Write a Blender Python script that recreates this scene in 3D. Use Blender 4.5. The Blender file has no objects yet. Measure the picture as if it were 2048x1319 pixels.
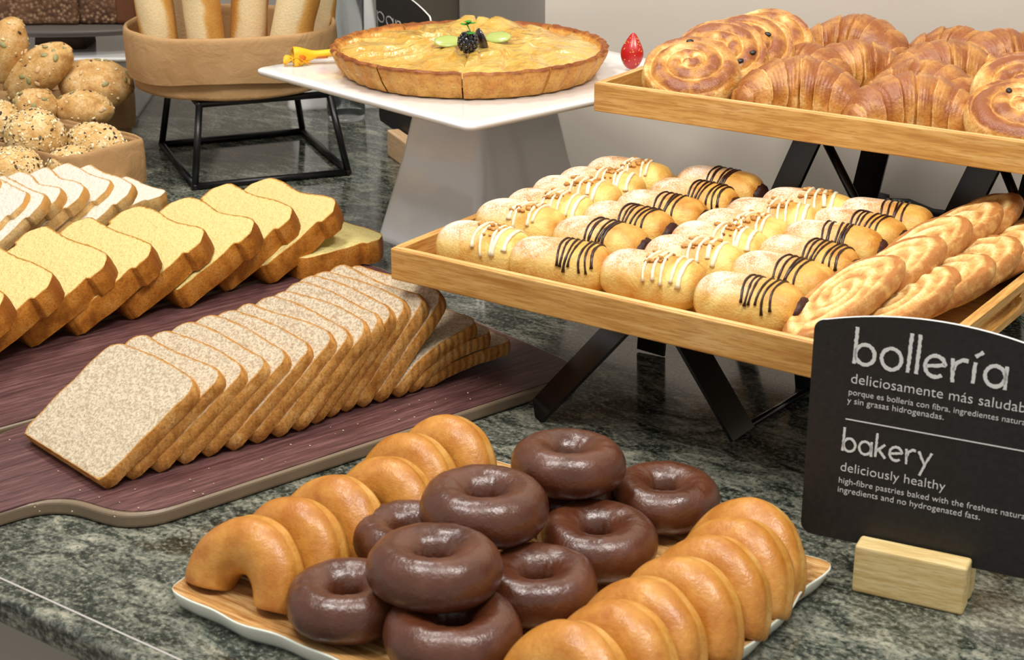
import bpy, bmesh, math, random
from math import sin, cos, pi, radians, sqrt, atan2
from mathutils import Vector, Matrix, noise as mnoise

random.seed(11)
SC = bpy.context.scene
COL = SC.collection

# ------------------------------------------------------------------ camera
F_PX, PITCH, CAM_H = 3301.2, 0.3613, 0.53        # counter top is z = 0
cam_d = bpy.data.cameras.new('camera')
cam = bpy.data.objects.new('camera', cam_d)
COL.objects.link(cam)
cam.location = (0, 0, CAM_H)
cam.rotation_euler = (pi / 2 - PITCH, 0, 0)
cam_d.sensor_width = 36
cam_d.lens = F_PX * 36 / 2048
cam_d.clip_start = 0.02
cam_d.dof.use_dof = True
cam_d.dof.focus_distance = 1.42
cam_d.dof.aperture_fstop = 20
SC.camera = cam

# ------------------------------------------------------------------ world, lamps, exposure
W = bpy.data.worlds.new('world')
SC.world = W
W.use_nodes = True
W.node_tree.nodes['Background'].inputs[0].default_value = (1.0, 0.97, 0.93, 1)
W.node_tree.nodes['Background'].inputs[1].default_value = 0.5
SC.view_settings.view_transform = 'Standard'
SC.view_settings.look = 'None'
SC.view_settings.exposure = 0.0
SC.view_settings.gamma = 1.0
SC.view_settings.use_curve_mapping = False


def lamp(name, loc, target, power, size, color=(1, .955, .895), spread=None):
    d = bpy.data.lights.new(name, 'AREA')
    d.energy = power
    d.shape = 'RECTANGLE'
    d.size, d.size_y = size
    d.color = color
    if spread:
        d.spread = spread
    o = bpy.data.objects.new(name, d)
    COL.objects.link(o)
    o.location = loc
    o.rotation_euler = (Vector(target) - Vector(loc)).to_track_quat('-Z', 'Y').to_euler()
    return o


lamp('ceiling_lamp', (-0.55, 0.75, 1.55), (-0.1, 1.3, 0), 13, (0.35, 0.35))
lamp('ceiling_lamp', (0.50, 0.72, 1.5), (0.25, 1.35, 0.1), 12, (0.30, 0.30))
lamp('ceiling_lamp', (-0.35, 1.75, 1.6), (-0.25, 1.75, 0.1), 10, (0.30, 0.30))
lamp('ceiling_lamp', (0.25, 0.55, 1.7), (0.05, 1.1, 0), 7, (0.6, 0.3))


# ------------------------------------------------------------------ helpers
def at(px, py, z=0.0):
    """point at height z that the photograph shows at pixel (px, py)"""
    c, s = cos(PITCH), sin(PITCH)
    a, b = (px - 1024) / F_PX, (py - 659.5) / F_PX
    d = Vector((a, c - b * s, -s - b * c))
    return Vector((0, 0, CAM_H)) + d * ((z - CAM_H) / d.z)


def onplane(px, py, P0, N):
    c, s = cos(PITCH), sin(PITCH)
    a, b = (px - 1024) / F_PX, (py - 659.5) / F_PX
    d = Vector((a, c - b * s, -s - b * c))
    O = Vector((0, 0, CAM_H))
    return O + d * ((P0 - O).dot(N) / d.dot(N))


def ss(a, b, x):
    t = max(0, min(1, (x - a) / (b - a)))
    return t * t * (3 - 2 * t)


def sp(x, e):
    return math.copysign(abs(x) ** e, x)


def nz(x, y, z, s=1.0):
    return mnoise.noise(Vector((x * s, y * s, z * s)))


class MB:
    """collects shapes that become ONE mesh object"""

    def __init__(self):
        self.v, self.f, self.sm, self.at = [], [], [], []

    def add(self, vs, fs, smooth=True, att=None):
        o = len(self.v)
        self.v += [Vector(p) for p in vs]
        self.f += [tuple(i + o for i in q) for q in fs]
        self.sm += [smooth] * len(fs)
        self.at += (att if att else [0.0] * len(vs))
        return o

    def grid(self, fn, nu, nv, cu=False, cv=False, smooth=True, flip=False):
        """fn(u, v) -> point or (point, attribute), u and v in 0..1"""
        U = nu if cu else nu + 1
        V = nv if cv else nv + 1
        vs, att = [], []
        for i in range(U):
            for j in range(V):
                r = fn(i / nu, j / nv)
                if isinstance(r, tuple) and len(r) == 2:
                    vs.append(r[0]); att.append(r[1])
                else:
                    vs.append(r); att.append(0.0)
        fs = []
        for i in range(nu):
            for j in range(nv):
                a, b = i * V + j, ((i + 1) % U) * V + j
                c, d = ((i + 1) % U) * V + (j + 1) % V, i * V + (j + 1) % V
                fs.append((a, d, c, b) if flip else (a, b, c, d))
        self.add(vs, fs, smooth, att)

    def box(self, c, s, rot=0.0, M=None):
        x, y, z = (k / 2 for k in s)
        vs = [Vector((i * x, j * y, k * z)) for i in (-1, 1) for j in (-1, 1) for k in (-1, 1)]
        if rot:
            R = Matrix.Rotation(rot, 3, 'Z')
            vs = [R @ p for p in vs]
        if M is not None:
            vs = [M @ p for p in vs]
        vs = [p + Vector(c) for p in vs]
        self.add(vs, [(0, 1, 3, 2), (4, 6, 7, 5), (0, 4, 5, 1), (2, 3, 7, 6), (0, 2, 6, 4), (1, 5, 7, 3)], False)

    def prism(self, pts, z0, z1):
        n = len(pts)
        vs = [Vector((p[0], p[1], z0)) for p in pts] + [Vector((p[0], p[1], z1)) for p in pts]
        fs = [tuple(range(n - 1, -1, -1)), tuple(range(n, 2 * n))]
        fs += [(i, (i + 1) % n, n + (i + 1) % n, n + i) for i in range(n)]
        self.add(vs, fs, False)

    def tube(self, pts, rad, seg=10, closed=False, flat=None, att=None):
        pts = [Vector(p) for p in pts]
        n = len(pts)
        if not hasattr(rad, '__len__'):
            rad = [rad] * n
        T = []
        for i in range(n):
            if closed:
                t = pts[(i + 1) % n] - pts[i - 1]
            else:
                t = pts[min(i + 1, n - 1)] - pts[max(i - 1, 0)]
            T.append(t.normalized() if t.length > 1e-9 else Vector((0, 0, 1)))
        up = Vector((0, 0, 1)) if abs(T[0].z) < .9 else Vector((1, 0, 0))
        nrm = (up - T[0] * up.dot(T[0])).normalized()
        vs = []
        for i in range(n):
            nrm = nrm - T[i] * nrm.dot(T[i])
            nrm.normalize()
            bi = T[i].cross(nrm)
            for k in range(seg):
                a = 2 * pi * k / seg
                vs.append(pts[i] + (nrm * cos(a) * (flat or 1) + bi * sin(a)) * rad[i])
        fs = []
        for i in range(n if closed else n - 1):
            for k in range(seg):
                a, b = i * seg + k, i * seg + (k + 1) % seg
                c, d = ((i + 1) % n) * seg + (k + 1) % seg, ((i + 1) % n) * seg + k
                fs.append((a, b, c, d))
        if not closed:
            fs.append(tuple(range(seg - 1, -1, -1)))
            fs.append(tuple((n - 1) * seg + k for k in range(seg)))
        self.add(vs, fs, True, [att or 0.0] * len(vs))

    def lathe(self, prof, seg=48, wob=None):
        n = len(prof)
        vs, fs = [], []
        for k in range(seg):
            a = 2 * pi * k / seg
            for (r, z) in prof:
                rr = r * (1 + (wob(a, z) if wob else 0))
                vs.append(Vector((rr * cos(a), rr * sin(a), z)))
        for k in range(seg):
            for j in range(n - 1):
                fs.append((k * n + j, ((k + 1) % seg) * n + j, ((k + 1) % seg) * n + j + 1, k * n + j + 1))
        self.add(vs, fs)

    def ball(self, c, r, nu=14, nv=9, fn=None, M=None):
        r = Vector(r) if hasattr(r, '__len__') else Vector((r, r, r))
        c = Vector(c)

        def f(u, v):
            a, b = 2 * pi * u, pi * v
            d = Vector((cos(a) * sin(b), sin(a) * sin(b), cos(b)))
            p = Vector((d.x * r.x, d.y * r.y, d.z * r.z))
            if fn:
                p = fn(d, p)
            if M is not None:
                p = M @ p
            return c + p
        self.grid(f, nu, nv, cu=True, flip=True)

    def build(self, name, m, parent=None, bevel=None, subsurf=0, fix=False, weld=False):
        me = bpy.data.meshes.new(name)
        me.from_pydata([tuple(p) for p in self.v], [], self.f)
        me.polygons.foreach_set('use_smooth', self.sm)
        if any(self.at):
            A = me.attributes.new('bake', 'FLOAT', 'POINT')
            A.data.foreach_set('value', self.at)
        if fix or weld:
            bm = bmesh.new()
            bm.from_mesh(me)
            if weld:
                bmesh.ops.remove_doubles(bm, verts=bm.verts, dist=1e-5)
            bmesh.ops.recalc_face_normals(bm, faces=bm.faces)
            bm.to_mesh(me)
            bm.free()
        me.update()
        me.materials.append(m)
        o = bpy.data.objects.new(name, me)
        COL.objects.link(o)
        if parent:
            o.parent = parent
        if bevel:
            b = o.modifiers.new('bevel', 'BEVEL')
            b.width = bevel
            b.segments = 3
            b.limit_method = 'ANGLE'
            b.angle_limit = radians(35)
            b.harden_normals = False
        if subsurf:
            s = o.modifiers.new('sub', 'SUBSURF')
            s.levels = s.render_levels = subsurf
        return o


def tag(o, label, cat, group=None, kind=None):
    if label:
        o['label'] = label
    if cat:
        o['category'] = cat
    if group:
        o['group'] = group
    if kind:
        o['kind'] = kind
    return o


def thing(name, label, cat, loc=(0, 0, 0), rot=(0, 0, 0), group=None):
    o = bpy.data.objects.new(name, None)
    COL.objects.link(o)
    o.empty_display_size = .02
    o.location = loc
    o.rotation_euler = rot
    return tag(o, label, cat, group)


def copy_tree(o, loc=None, rot=None, label=None, parent=None):
    c = o.copy()
    COL.objects.link(c)
    if parent:
        c.parent = parent
    for ch in o.children:
        copy_tree(ch, parent=c)
    if loc is not None:
        c.location = loc
    if rot is not None:
        c.rotation_euler = rot
    if label:
        c['label'] = label
    return c


ORD = ['first', 'second', 'third', 'fourth', 'fifth', 'sixth', 'seventh', 'eighth', 'ninth', 'tenth', 'eleventh',
       'twelfth', 'thirteenth', 'fourteenth', 'fifteenth', 'sixteenth', 'seventeenth', 'eighteenth']


# ------------------------------------------------------------------ materials
def C(h):
    h = h.lstrip('#')
    r = [int(h[i:i + 2], 16) / 255 for i in (0, 2, 4)]
    return tuple(x / 12.92 if x <= .04045 else ((x + .055) / 1.055) ** 2.4 for x in r) + (1,)


class NT:
    def __init__(self, name):
        self.m = bpy.data.materials.new(name)
        self.m.use_nodes = True
        self.t = self.m.node_tree
        self.b = self.t.nodes['Principled BSDF']
        self.tc = self.t.nodes.new('ShaderNodeTexCoord')

    def n(self, typ, **kw):
        o = self.t.nodes.new(typ)
        for k, v in kw.items():
            if hasattr(o, k):
                setattr(o, k, v)
        return o

    def link(self, a, b):
        self.t.links.new(a, b)

    def val(self, sock, v):
        if hasattr(v, 'node'):
            self.link(v, sock)
        else:
            sock.default_value = v

    def co(self, scale=(1, 1, 1), rot=(0, 0, 0), kind='Object'):
        m = self.n('ShaderNodeMapping')
        self.link(self.tc.outputs[kind], m.inputs[0])
        m.inputs['Scale'].default_value = scale
        m.inputs['Rotation'].default_value = rot
        return m.outputs[0]

    def rnd(self, vec):
        """shift the pattern by a different amount on every object"""
        i = self.n('ShaderNodeObjectInfo')
        mu = self.n('ShaderNodeMath', operation='MULTIPLY')
        self.link(i.outputs['Random'], mu.inputs[0])
        mu.inputs[1].default_value = 7.3
        a = self.n('ShaderNodeVectorMath', operation='ADD')
        self.link(vec, a.inputs[0])
        self.link(mu.outputs[0], a.inputs[1])
        return a.outputs[0]

    def noise(self, vec, scale, detail=4, rough=.55, dist=0.0):
        o = self.n('ShaderNodeTexNoise')
        self.link(vec, o.inputs['Vector'])
        o.inputs['Scale'].default_value = scale
        o.inputs['Detail'].default_value = detail
        o.inputs['Roughness'].default_value = rough
        o.inputs['Distortion'].default_value = dist
        return o.outputs['Fac']

    def voro(self, vec, scale, feature='F1'):
        o = self.n('ShaderNodeTexVoronoi', feature=feature)
        self.link(vec, o.inputs['Vector'])
        o.inputs['Scale'].default_value = scale
        return o.outputs['Distance']

    def wave(self, vec, scale, dist=2, detail=2, dscale=1.0, axis='X'):
        o = self.n('ShaderNodeTexWave', bands_direction=axis)
        self.link(vec, o.inputs['Vector'])
        o.inputs['Scale'].default_value = scale
        o.inputs['Distortion'].default_value = dist
        o.inputs['Detail'].default_value = detail
        o.inputs['Detail Scale'].default_value = dscale
        return o.outputs['Fac']

    def ramp(self, fac, stops):
        o = self.n('ShaderNodeValToRGB')
        self.link(fac, o.inputs[0])
        e = o.color_ramp.elements
        while len(e) < len(stops):
            e.new(.5)
        for k, (p, c) in zip(e, stops):
            k.position = p
            k.color = c if hasattr(c, '__len__') else (c, c, c, 1)
        return o.outputs[0]

    def mix(self, fac, a, b, blend='MIX'):
        o = self.n('ShaderNodeMix', data_type='RGBA', blend_type=blend)
        self.val(o.inputs[0], fac)
        self.val(o.inputs[6], a)
        self.val(o.inputs[7], b)
        return o.outputs[2]

    def math(self, op, a, b=0.0, clamp=False):
        o = self.n('ShaderNodeMath', operation=op)
        o.use_clamp = clamp
        self.val(o.inputs[0], a)
        self.val(o.inputs[1], b)
        return o.outputs[0]

    def attr(self, name='bake'):
        o = self.n('ShaderNodeAttribute', attribute_name=name)
        return o.outputs['Fac']

    def xyz(self, vec=None):
        o = self.n('ShaderNodeSeparateXYZ')
        self.link(vec or self.tc.outputs['Object'], o.inputs[0])
        return o.outputs

    def bump(self, h, strength=.5, dist=.001, prev=None):
        o = self.n('ShaderNodeBump')
        o.inputs['Strength'].default_value = strength
        o.inputs['Distance'].default_value = dist
        self.link(h, o.inputs['Height'])
        if prev:
            self.link(prev, o.inputs['Normal'])
        return o.outputs[0]

    def done(self, color, rough=.5, bump=None, spec=.5, coat=0, sss=0, metal=0, coat_rough=.1, sss_scale=.004):
        self.val(self.b.inputs['Base Color'], color)
        self.val(self.b.inputs['Roughness'], rough)
        self.b.inputs['Specular IOR Level'].default_value = spec
        self.val(self.b.inputs['Coat Weight'], coat)
        self.b.inputs['Coat Roughness'].default_value = coat_rough
        self.b.inputs['Metallic'].default_value = metal
        if sss:
            self.b.inputs['Subsurface Weight'].default_value = sss
            self.b.inputs['Subsurface Scale'].default_value = sss_scale
            self.b.inputs['Subsurface Radius'].default_value = (1, .6, .3)
        if bump:
            self.link(bump, self.b.inputs['Normal'])
            if coat:
                self.link(bump, self.b.inputs['Coat Normal'])
        return self.m


def plain(name, col, rough=.5, **kw):
    t = NT(name)
    return t.done(C(col), rough, **kw)


def granite():
    t = NT('granite')
    v = t.co((1, 1, 1), (0, 0, radians(25)))
    vs = t.co((1.0, 2.3, 1.6), (0, 0, radians(15)))
    big = t.noise(vs, 8, 5, .62, 1.2)
    mid = t.noise(vs, 24, 9, .70, 1.1)
    fine = t.noise(v, 260, 4, .65)
    cell = t.voro(v, 210)
    c = t.ramp(mid, [(.32, C('#131613')), (.44, C('#3a4139')), (.54, C('#72766a')), (.67, C('#aba996'))])
    c = t.mix(t.ramp(big, [(.34, .0), (.56, .9)]), t.mix(.6, c, C('#1a211d')), c)
    c = t.mix(t.ramp(fine, [(.52, 0), (.66, .42)]), c, C('#b5b2a0'))
    c = t.mix(t.ramp(fine, [(.36, .75), (.47, 0)]), c, C('#0b0e0c'))
    c = t.mix(t.math('MULTIPLY', t.ramp(cell, [(.15, 1), (.3, 0)]), t.ramp(big, [(.45, 0), (.7, .5)])), c, C('#5e5138'))
    r = t.ramp(mid, [(.3, .07), (.7, .16)])
    return t.done(c, r, spec=.55)


def woodgrain(name, base, dark, light, axis='X', scale=1.0, rough=.42, knots=False, bump=.15, coat=0, stretch=14):
    t = NT(name)
    s = [stretch, stretch, stretch]
    s['XYZ'.index(axis)] = 1.0
    v = t.rnd(t.co(tuple(k * scale for k in s)))
    a = t.noise(v, 9, 5, .6, .3)
    b = t.noise(v, 34, 3, .6, .2)
    c = t.ramp(a, [(.3, C(dark)), (.5, C(base)), (.7, C(light))])
    c = t.mix(t.ramp(b, [(.38, .7), (.52, 0)]), c, C(dark))
    if knots:
        kv = t.rnd(t.co(tuple((3.2 if k == 'XYZ'.index(axis) else 5) for k in range(3))))
        kn = t.voro(kv, 2.3)
        c = t.mix(t.ramp(kn, [(.05, .55), (.14, 0)]), c, C('#8f6030'))
    return t.done(c, rough, t.bump(b, bump, .0006), coat=coat)


def crumb(name, base, spec1, crust, pore=420, speck=.5, rough=.9):
    t = NT(name)
    v = t.rnd(t.co())
    p = t.noise(v, pore, 3, .6)
    q = t.noise(v, pore * .35, 4, .6)
    w = t.voro(v, pore * .38)
    c = t.mix(t.ramp(p, [(.40, speck), (.56, 0)]), C(base), C(spec1))
    c = t.mix(t.ramp(q, [(.30, speck * .8), (.47, 0)]), c, C(spec1))
    e = t.math('ADD', t.attr(), t.math('MULTIPLY', t.math('SUBTRACT', q, .5), .9))
    c = t.mix(t.ramp(e, [(.55, 0), (.9, 1)]), c, C(crust))
    h = t.math('ADD', p, t.math('MULTIPLY', w, .7))
    return t.done(c, rough, t.bump(h, .8, .0016), spec=.2, sss=.1)


def crust(name, base, dark, light, rough=.7, ridges=False, top=None):
    t = NT(name)
    v = t.rnd(t.co())
    a = t.noise(v, 60, 5, .65)
    p = t.noise(v, 520, 3, .6)
    c = t.ramp(a, [(.3, C(dark)), (.5, C(base)), (.72, C(light))])
    c = t.mix(t.ramp(p, [(.36, .55), (.5, 0)]), c, C(dark))
    if top:
        c = t.mix(t.ramp(t.attr(), [(.35, 0), (.8, .9)]), c, C(top))
    bm = t.bump(p, .45, .0009)
    if ridges:
        bm = t.bump(t.wave(t.rnd(t.co((1, 1, 1))), 45, 2.2, 2, 2, 'Y'), .45, .0025, bm)
    return t.done(c, rough, bm, spec=.25, sss=.05)


def pastry(name, base, brown, pale, gloss=.35, bscale=55, coat=.25, spk=.45):
    t = NT(name)
    v = t.rnd(t.co())
    a = t.noise(v, bscale, 5, .65, .4)
    f = t.noise(v, 420, 4, .6)
    k = t.attr()
    m = t.math('ADD', k, t.math('MULTIPLY', t.math('SUBTRACT', a, .5), 1.5))
    c = t.ramp(m, [(.05, C(pale)), (.38, C(base)), (.85, C(brown))])
    c = t.mix(t.ramp(f, [(.34, spk), (.5, 0)]), c, C(brown))
    bb = t.bump(t.math('ADD', t.math('MULTIPLY', a, 1.2), f), .5, .0012)
    return t.done(c, t.ramp(f, [(.35, gloss), (.65, gloss + .25)]), bb, spec=.45, coat=coat, coat_rough=.18, sss=.06)


M = {}
M['granite'] = granite()
M['seam'] = plain('seam_filler', '#a9a69f', .5)
M['cabinet'] = plain('cabinet_paint', '#a19a8e', .5)


def wallpaint(name, a, b):
    t = NT(name)
    v = t.co()
    n1 = t.noise(v, 6, 3)
    n2 = t.noise(v, 350, 2)
    return t.done(t.ramp(n1, [(.3, C(a)), (.7, C(b))]), .55, t.bump(n2, .08, .0005), spec=.3)


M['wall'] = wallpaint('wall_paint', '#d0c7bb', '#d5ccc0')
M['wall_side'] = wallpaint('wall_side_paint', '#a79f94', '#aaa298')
M['wall_dark'] = wallpaint('dark_panel_paint', '#5b5347', '#60584c')
M['floor'] = plain('floor_tile', '#8a8378', .35)
M['bamboo_x'] = woodgrain('bamboo_along', '#cf9f57', '#b07a38', '#dcb473', 'X', 1.3, .4, True)
M['bamboo_y'] = woodgrain('bamboo_across', '#cf9f57', '#b07a38', '#dcb473', 'Y', 1.3, .4, True)
M['bamboo_rim'] = woodgrain('bamboo_rim', '#dfb878', '#c99a58', '#e8c68c', 'X', 1.3, .4)
M['board'] = woodgrain('dark_wood_laminate', '#61403f', '#3d2526', '#7d5957', 'X', 1.6, .42, False, .35, 0, 18)
M['board_rim'] = plain('board_rim_laminate', '#7b6a55', .4)
M['oak'] = woodgrain('oak_print', '#c79a60', '#8d5c2c', '#dcb57e', 'X', 1.6, .22, False, .1, .3, 16)
M['melamine'] = plain('pale_melamine', '#dfe3d4', .25)
M['block'] = woodgrain('pine_block', '#e3cb90', '#c9a968', '#eedcaa', 'X', 2.2, .5, False, .1)
M['block_far'] = woodgrain('beech_block', '#e0bd92', '#cda57a', '#e8c9a2', 'X', 2.2, .5, False, .1)
M['black_metal'] = plain('black_metal', '#0c0c0d', .2, spec=.5)
M['black_wire'] = plain('black_wire', '#101113', .35, spec=.5)
M['white_ceramic'] = plain('white_ceramic', '#eeeeec', .12, spec=.5, coat=.4, coat_rough=.05)
M['slate'] = plain('dark_slate', '#57504a', .5)
M['brown_foot'] = plain('brown_foot', '#4a3524', .6)
M['cable'] = plain('black_rubber', '#0d0d0e', .5)
M['chalk'] = plain('white_chalk', '#dcdcda', .9)
M['print'] = plain('white_print', '#dededc', .7)


def signmat():
    t = NT('black_card')
    n = t.noise(t.co(), 300, 3)
    return t.done(t.ramp(n, [(.3, C('#1d1c1b')), (.7, C('#282624'))]), .55, spec=.35)


M['card'] = signmat()
M['card_edge'] = plain('card_edge', '#e6e4e0', .5)

M['wheat_crumb'] = crumb('wheat_crumb', '#cfc2aa', '#9c8362', '#b5813f', 460, .62)
M['wheat_crust'] = crust('wheat_crust', '#c48b45', '#985f24', '#d8ab69', .75, True)
M['brioche_crumb'] = crumb('brioche_crumb', '#dfd08e', '#c4a858', '#b57a2c', 520, .32)
M['brioche_crust'] = crust('brioche_crust', '#c07a2a', '#8f5216', '#cf9245', .6, False, '#8a4c14')
M['white_crumb'] = crumb('white_crumb', '#ece4d6', '#d6c8ac', '#cc9f60', 520, .3)
M['white_crust'] = crust('white_crust', '#d3ab6c', '#b58748', '#e2c590', .65, False, '#c08a45')


def ryemat():
    t = NT('rye_bread')
    v = t.rnd(t.co())
    a = t.voro(v, 190)
    b = t.noise(v, 25, 4)
    c = t.ramp(a, [(.1, C('#b09478')), (.35, C('#83654c')), (.6, C('#4e382a'))])
    c = t.mix(t.ramp(b, [(.4, 0), (.6, .6)]), c, C('#7b5a42'))
    return t.done(c, .85, t.bump(a, .6, .002), spec=.2)


M['rye'] = ryemat()
M['rye_crust'] = plain('rye_crust', '#6b3f22', .6)


def glazemat():
    t = NT('glazed_dough')
    v = t.rnd(t.co())
    a = t.noise(v, 45, 5, .6)
    f = t.noise(v, 260, 3, .6)
    m = t.math('ADD', t.attr(), t.math('MULTIPLY', t.math('SUBTRACT', a, .46), 1.1))
    c = t.ramp(m, [(.08, C('#ad6a1d')), (.42, C('#ca8f3e')), (.9, C('#e8c27c'))])
    c = t.mix(t.ramp(f, [(.32, .35), (.46, 0)]), c, C('#a86a20'))
    g = t.noise(v, 900, 2, .6)
    return t.done(c, .42, t.bump(t.math('ADD', t.math('ADD', a, t.math('MULTIPLY', f, .5)), t.math('MULTIPLY', g, .2)), .5, .0016), spec=.45, coat=.3, coat_rough=.2, sss=.1)


M['glazed'] = glazemat()


def chocmat():
    t = NT('chocolate_glaze')
    v = t.rnd(t.co())
    a = t.noise(v, 30, 5, .6)
    f = t.noise(v, 330, 3, .6)
    c = t.ramp(a, [(.3, C('#421f10')), (.7, C('#5f331c'))])
    return t.done(c, t.ramp(a, [(.35, .27), (.65, .42)]), t.bump(t.math('ADD', a, t.math('MULTIPLY', f, .5)), .5, .0016),
                  spec=.6, coat=.3, coat_rough=.2)


M['choc'] = chocmat()
M['choc_drizzle'] = plain('dark_chocolate', '#2f1610', .3)
M['choc_fill'] = crust('cocoa_filling', '#3a1a12', '#200d08', '#562a1c', .4)
M['white_drizzle'] = plain('white_chocolate', '#f3e6c4', .35, sss=.2)
M['nuts'] = crust('chopped_nuts', '#c08a48', '#8d5a24', '#dcb278', .6)


def puffmat():
    t = NT('puff_pastry')
    o = t.xyz()
    v = t.rnd(t.co())
    a = t.noise(v, 55, 5, .65, .5)
    f = t.noise(v, 500, 3, .6)
    g = t.noise(v, 900, 2, .6)
    m = t.math('ADD', t.attr(), t.math('MULTIPLY', t.math('SUBTRACT', a, .5), 1.3))
    c = t.ramp(m, [(.1, C('#efd27f')), (.42, C('#dfae58')), (.85, C('#bb7a2c'))])
    up = t.ramp(o[2], [(.025, 0), (.034, 1)])
    ln = t.n('ShaderNodeMapRange')
    t.link(o[0], ln.inputs[0])
    ln.inputs[1].default_value = .012
    ln.inputs[2].default_value = -.018
    mask = t.math('MULTIPLY', t.math('MULTIPLY', up, ln.outputs[0]), t.ramp(t.math('ADD', t.math('MULTIPLY', g, .6), t.math('MULTIPLY', a, .4)), [(.44, 1), (.56, .12)]))
    c = t.mix(t.math('MULTIPLY', mask, .88), c, C('#efe6dc'))
    return t.done(c, t.math('ADD', .38, t.math('MULTIPLY', mask, .5), True), t.bump(t.math('ADD', t.math('MULTIPLY', a, 1.6), f), .5, .0012), spec=.4, sss=.1)


M['puff'] = puffmat()
M['croissant'] = pastry('croissant_dough', '#d0964a', '#95531e', '#efd394', .32, 40, .4)
M['swirl'] = pastry('swirl_dough', '#d29541', '#8f4c1a', '#eed18a', .32, 42, .4)
M['palmier'] = pastry('palmier_dough', '#dcb26a', '#ae7034', '#ecd49a', .55, 70, .05)
M['raisin'] = plain('raisin', '#1f1410', .4)
M['roll'] = crust('roll_crust', '#dcb87a', '#b98a48', '#efdcb0', .65)
M['roll_brown'] = crust('brown_roll_crust', '#d2a868', '#a8763c', '#e8ca98', .6)
M['baguette'] = pastry('baguette_crust', '#d9a350', '#b87a30', '#efd9a8', .5, 14, .05, .12)


def seedmat():
    t = NT('seeds')
    i = t.n('ShaderNodeNewGeometry')
    c = t.ramp(i.outputs['Random Per Island'], [(.0, C('#2c2018')), (.22, C('#4a3523')), (.26, C('#f0e4c2')), (.75, C('#e6cf9a')), (1, C('#c9a263'))])
    return t.done(c, .5)


M['seeds'] = seedmat()
M['pumpkin'] = plain('pumpkin_seed', '#9a9260', .5)
M['oat'] = plain('oat_flake', '#dcb784', .7)


def papermat(name, a, b):
    t = NT(name)
    v = t.co()
    n = t.noise(v, 14, 5, .6)
    f = t.noise(v, 45, 5, .6, .6)
    return t.done(t.ramp(n, [(.3, C(a)), (.7, C(b))]), .7, t.bump(f, .5, .004), spec=.25)


M['paper'] = papermat('kraft_paper', '#b0895b', '#bf9a6c')
M['tart_crust'] = pastry('tart_crust', '#c98737', '#84430f', '#dba652', .5, 60, .1)


def tartfill():
    t = NT('glazed_pear')
    v = t.co()
    a = t.noise(v, 30, 5, .6, .5)
    f = t.noise(v, 180, 3)
    c = t.ramp(a, [(.28, C('#c08a2c')), (.45, C('#d2a546')), (.7, C('#dfbf6c'))])
    c = t.mix(t.ramp(t.math('ADD', t.attr(), t.math('MULTIPLY', t.math('SUBTRACT', f, .5), .5)), [(.15, 0), (.7, .9)]), c, C('#bd7a22'))
    h = t.math('ADD', a, t.math('MULTIPLY', f, .7))
    return t.done(c, .2, t.bump(h, .7, .0028), spec=.5, coat=.7, coat_rough=.06, sss=.12)


M['pear'] = tartfill()
M['kiwi'] = plain('kiwi_flesh', '#aebc68', .25, sss=.3, coat=.4)
M['grape'] = plain('dark_grape', '#241a22', .2, coat=.7)
M['grape_cut'] = plain('grape_cut', '#6a5a58', .25, coat=.6)
M['berry'] = plain('blackberry', '#10131f', .12, coat=.9, coat_rough=.05)
M['mint'] = plain('mint_leaf', '#3f9a35', .4)
M['strawberry'] = plain('strawberry', '#b5141a', .35, coat=.25, sss=.15)
M['strawberry_cut'] = plain('strawberry_cut', '#d8322c', .25, coat=.6, sss=.2)
M['straw_seed'] = plain('strawberry_seed', '#e0b04a', .4)


def petalmat():
    t = NT('yellow_petal')
    k = t.attr()
    c = t.ramp(k, [(.0, C('#f2c60f')), (.6, C('#efb012')), (1, C('#d9700a'))])
    return t.done(c, .5, t.bump(t.noise(t.co((3, 1, 1)), 120, 3), .4, .001), sss=.2)


M['petal'] = petalmat()
t_ = NT('clear_glass')
t_.b.inputs['Transmission Weight'].default_value = .95
M['glass'] = t_.done((.9, .93, .93, 1), .04)
M['leaf'] = plain('pine_needle', '#4f7d52', .5)


# ------------------------------------------------------------------ setting
CA = radians(-36)
CO = at(0, 1156, 0)
cu, cv = Vector((cos(CA), sin(CA), 0)), Vector((-sin(CA), cos(CA), 0))


def cw(u, v, z=0):
    return CO + cu * u + cv * v + Vector((0, 0, z))


def countertop():
    root = thing('countertop', 'dark green speckled granite countertop carrying all the bread and pastries', 'countertop', CO, (0, 0, CA))
    m = MB()
    r = .0045
    prof = [(1.75, 0), (.0012, 0), (-.0105, 0)]
    prof += [(-.0105 - r * sin(a), -r + r * cos(a)) for a in [k * pi / 16 for k in range(1, 9)]]
    prof += [(-.0105 - r, -.017)]
    prof += [(-.0105 - r + .006 * (1 - cos(a)), -.017 - .006 * sin(a)) for a in [k * pi / 12 for k in range(1, 7)]]
    prof += [(.03, -.023), (1.75, -.023)]
    n = len(prof)
    U = [-1.3, 1.6]
    vs = [(u, p[0], p[1]) for u in U for p in prof]
    fs = [(j, (j + 1) % n, n + (j + 1) % n, n + j) for j in range(n)]
    fs += [tuple(range(n - 1, -1, -1)), tuple(range(n, 2 * n))]
    m.add(vs, fs, False)
    o = m.build('granite_slab', M['granite'], root, fix=True)
    for p in o.data.polygons:
        p.use_smooth = len(p.vertices) == 4 and p.area < .03
    s = MB()
    s.box((.15, .0002, -.0002), (2.9, .0016, .0012))
    sm = s.build('edge_seam', M['seam'], root)
    sm['label'] = 'pale filler line along the front edge'
    return root


countertop()
m = MB()
p4 = [cw(-1.3, .03), cw(1.6, .03), cw(1.6, 1.2), cw(-1.3, 1.2)]
m.prism([(p.x, p.y) for p in p4], -.9, -.023)
tag(m.build('counter_cabinet', M['cabinet']), 'plain beige grey cabinet front under the granite countertop edge', 'cabinet')


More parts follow.
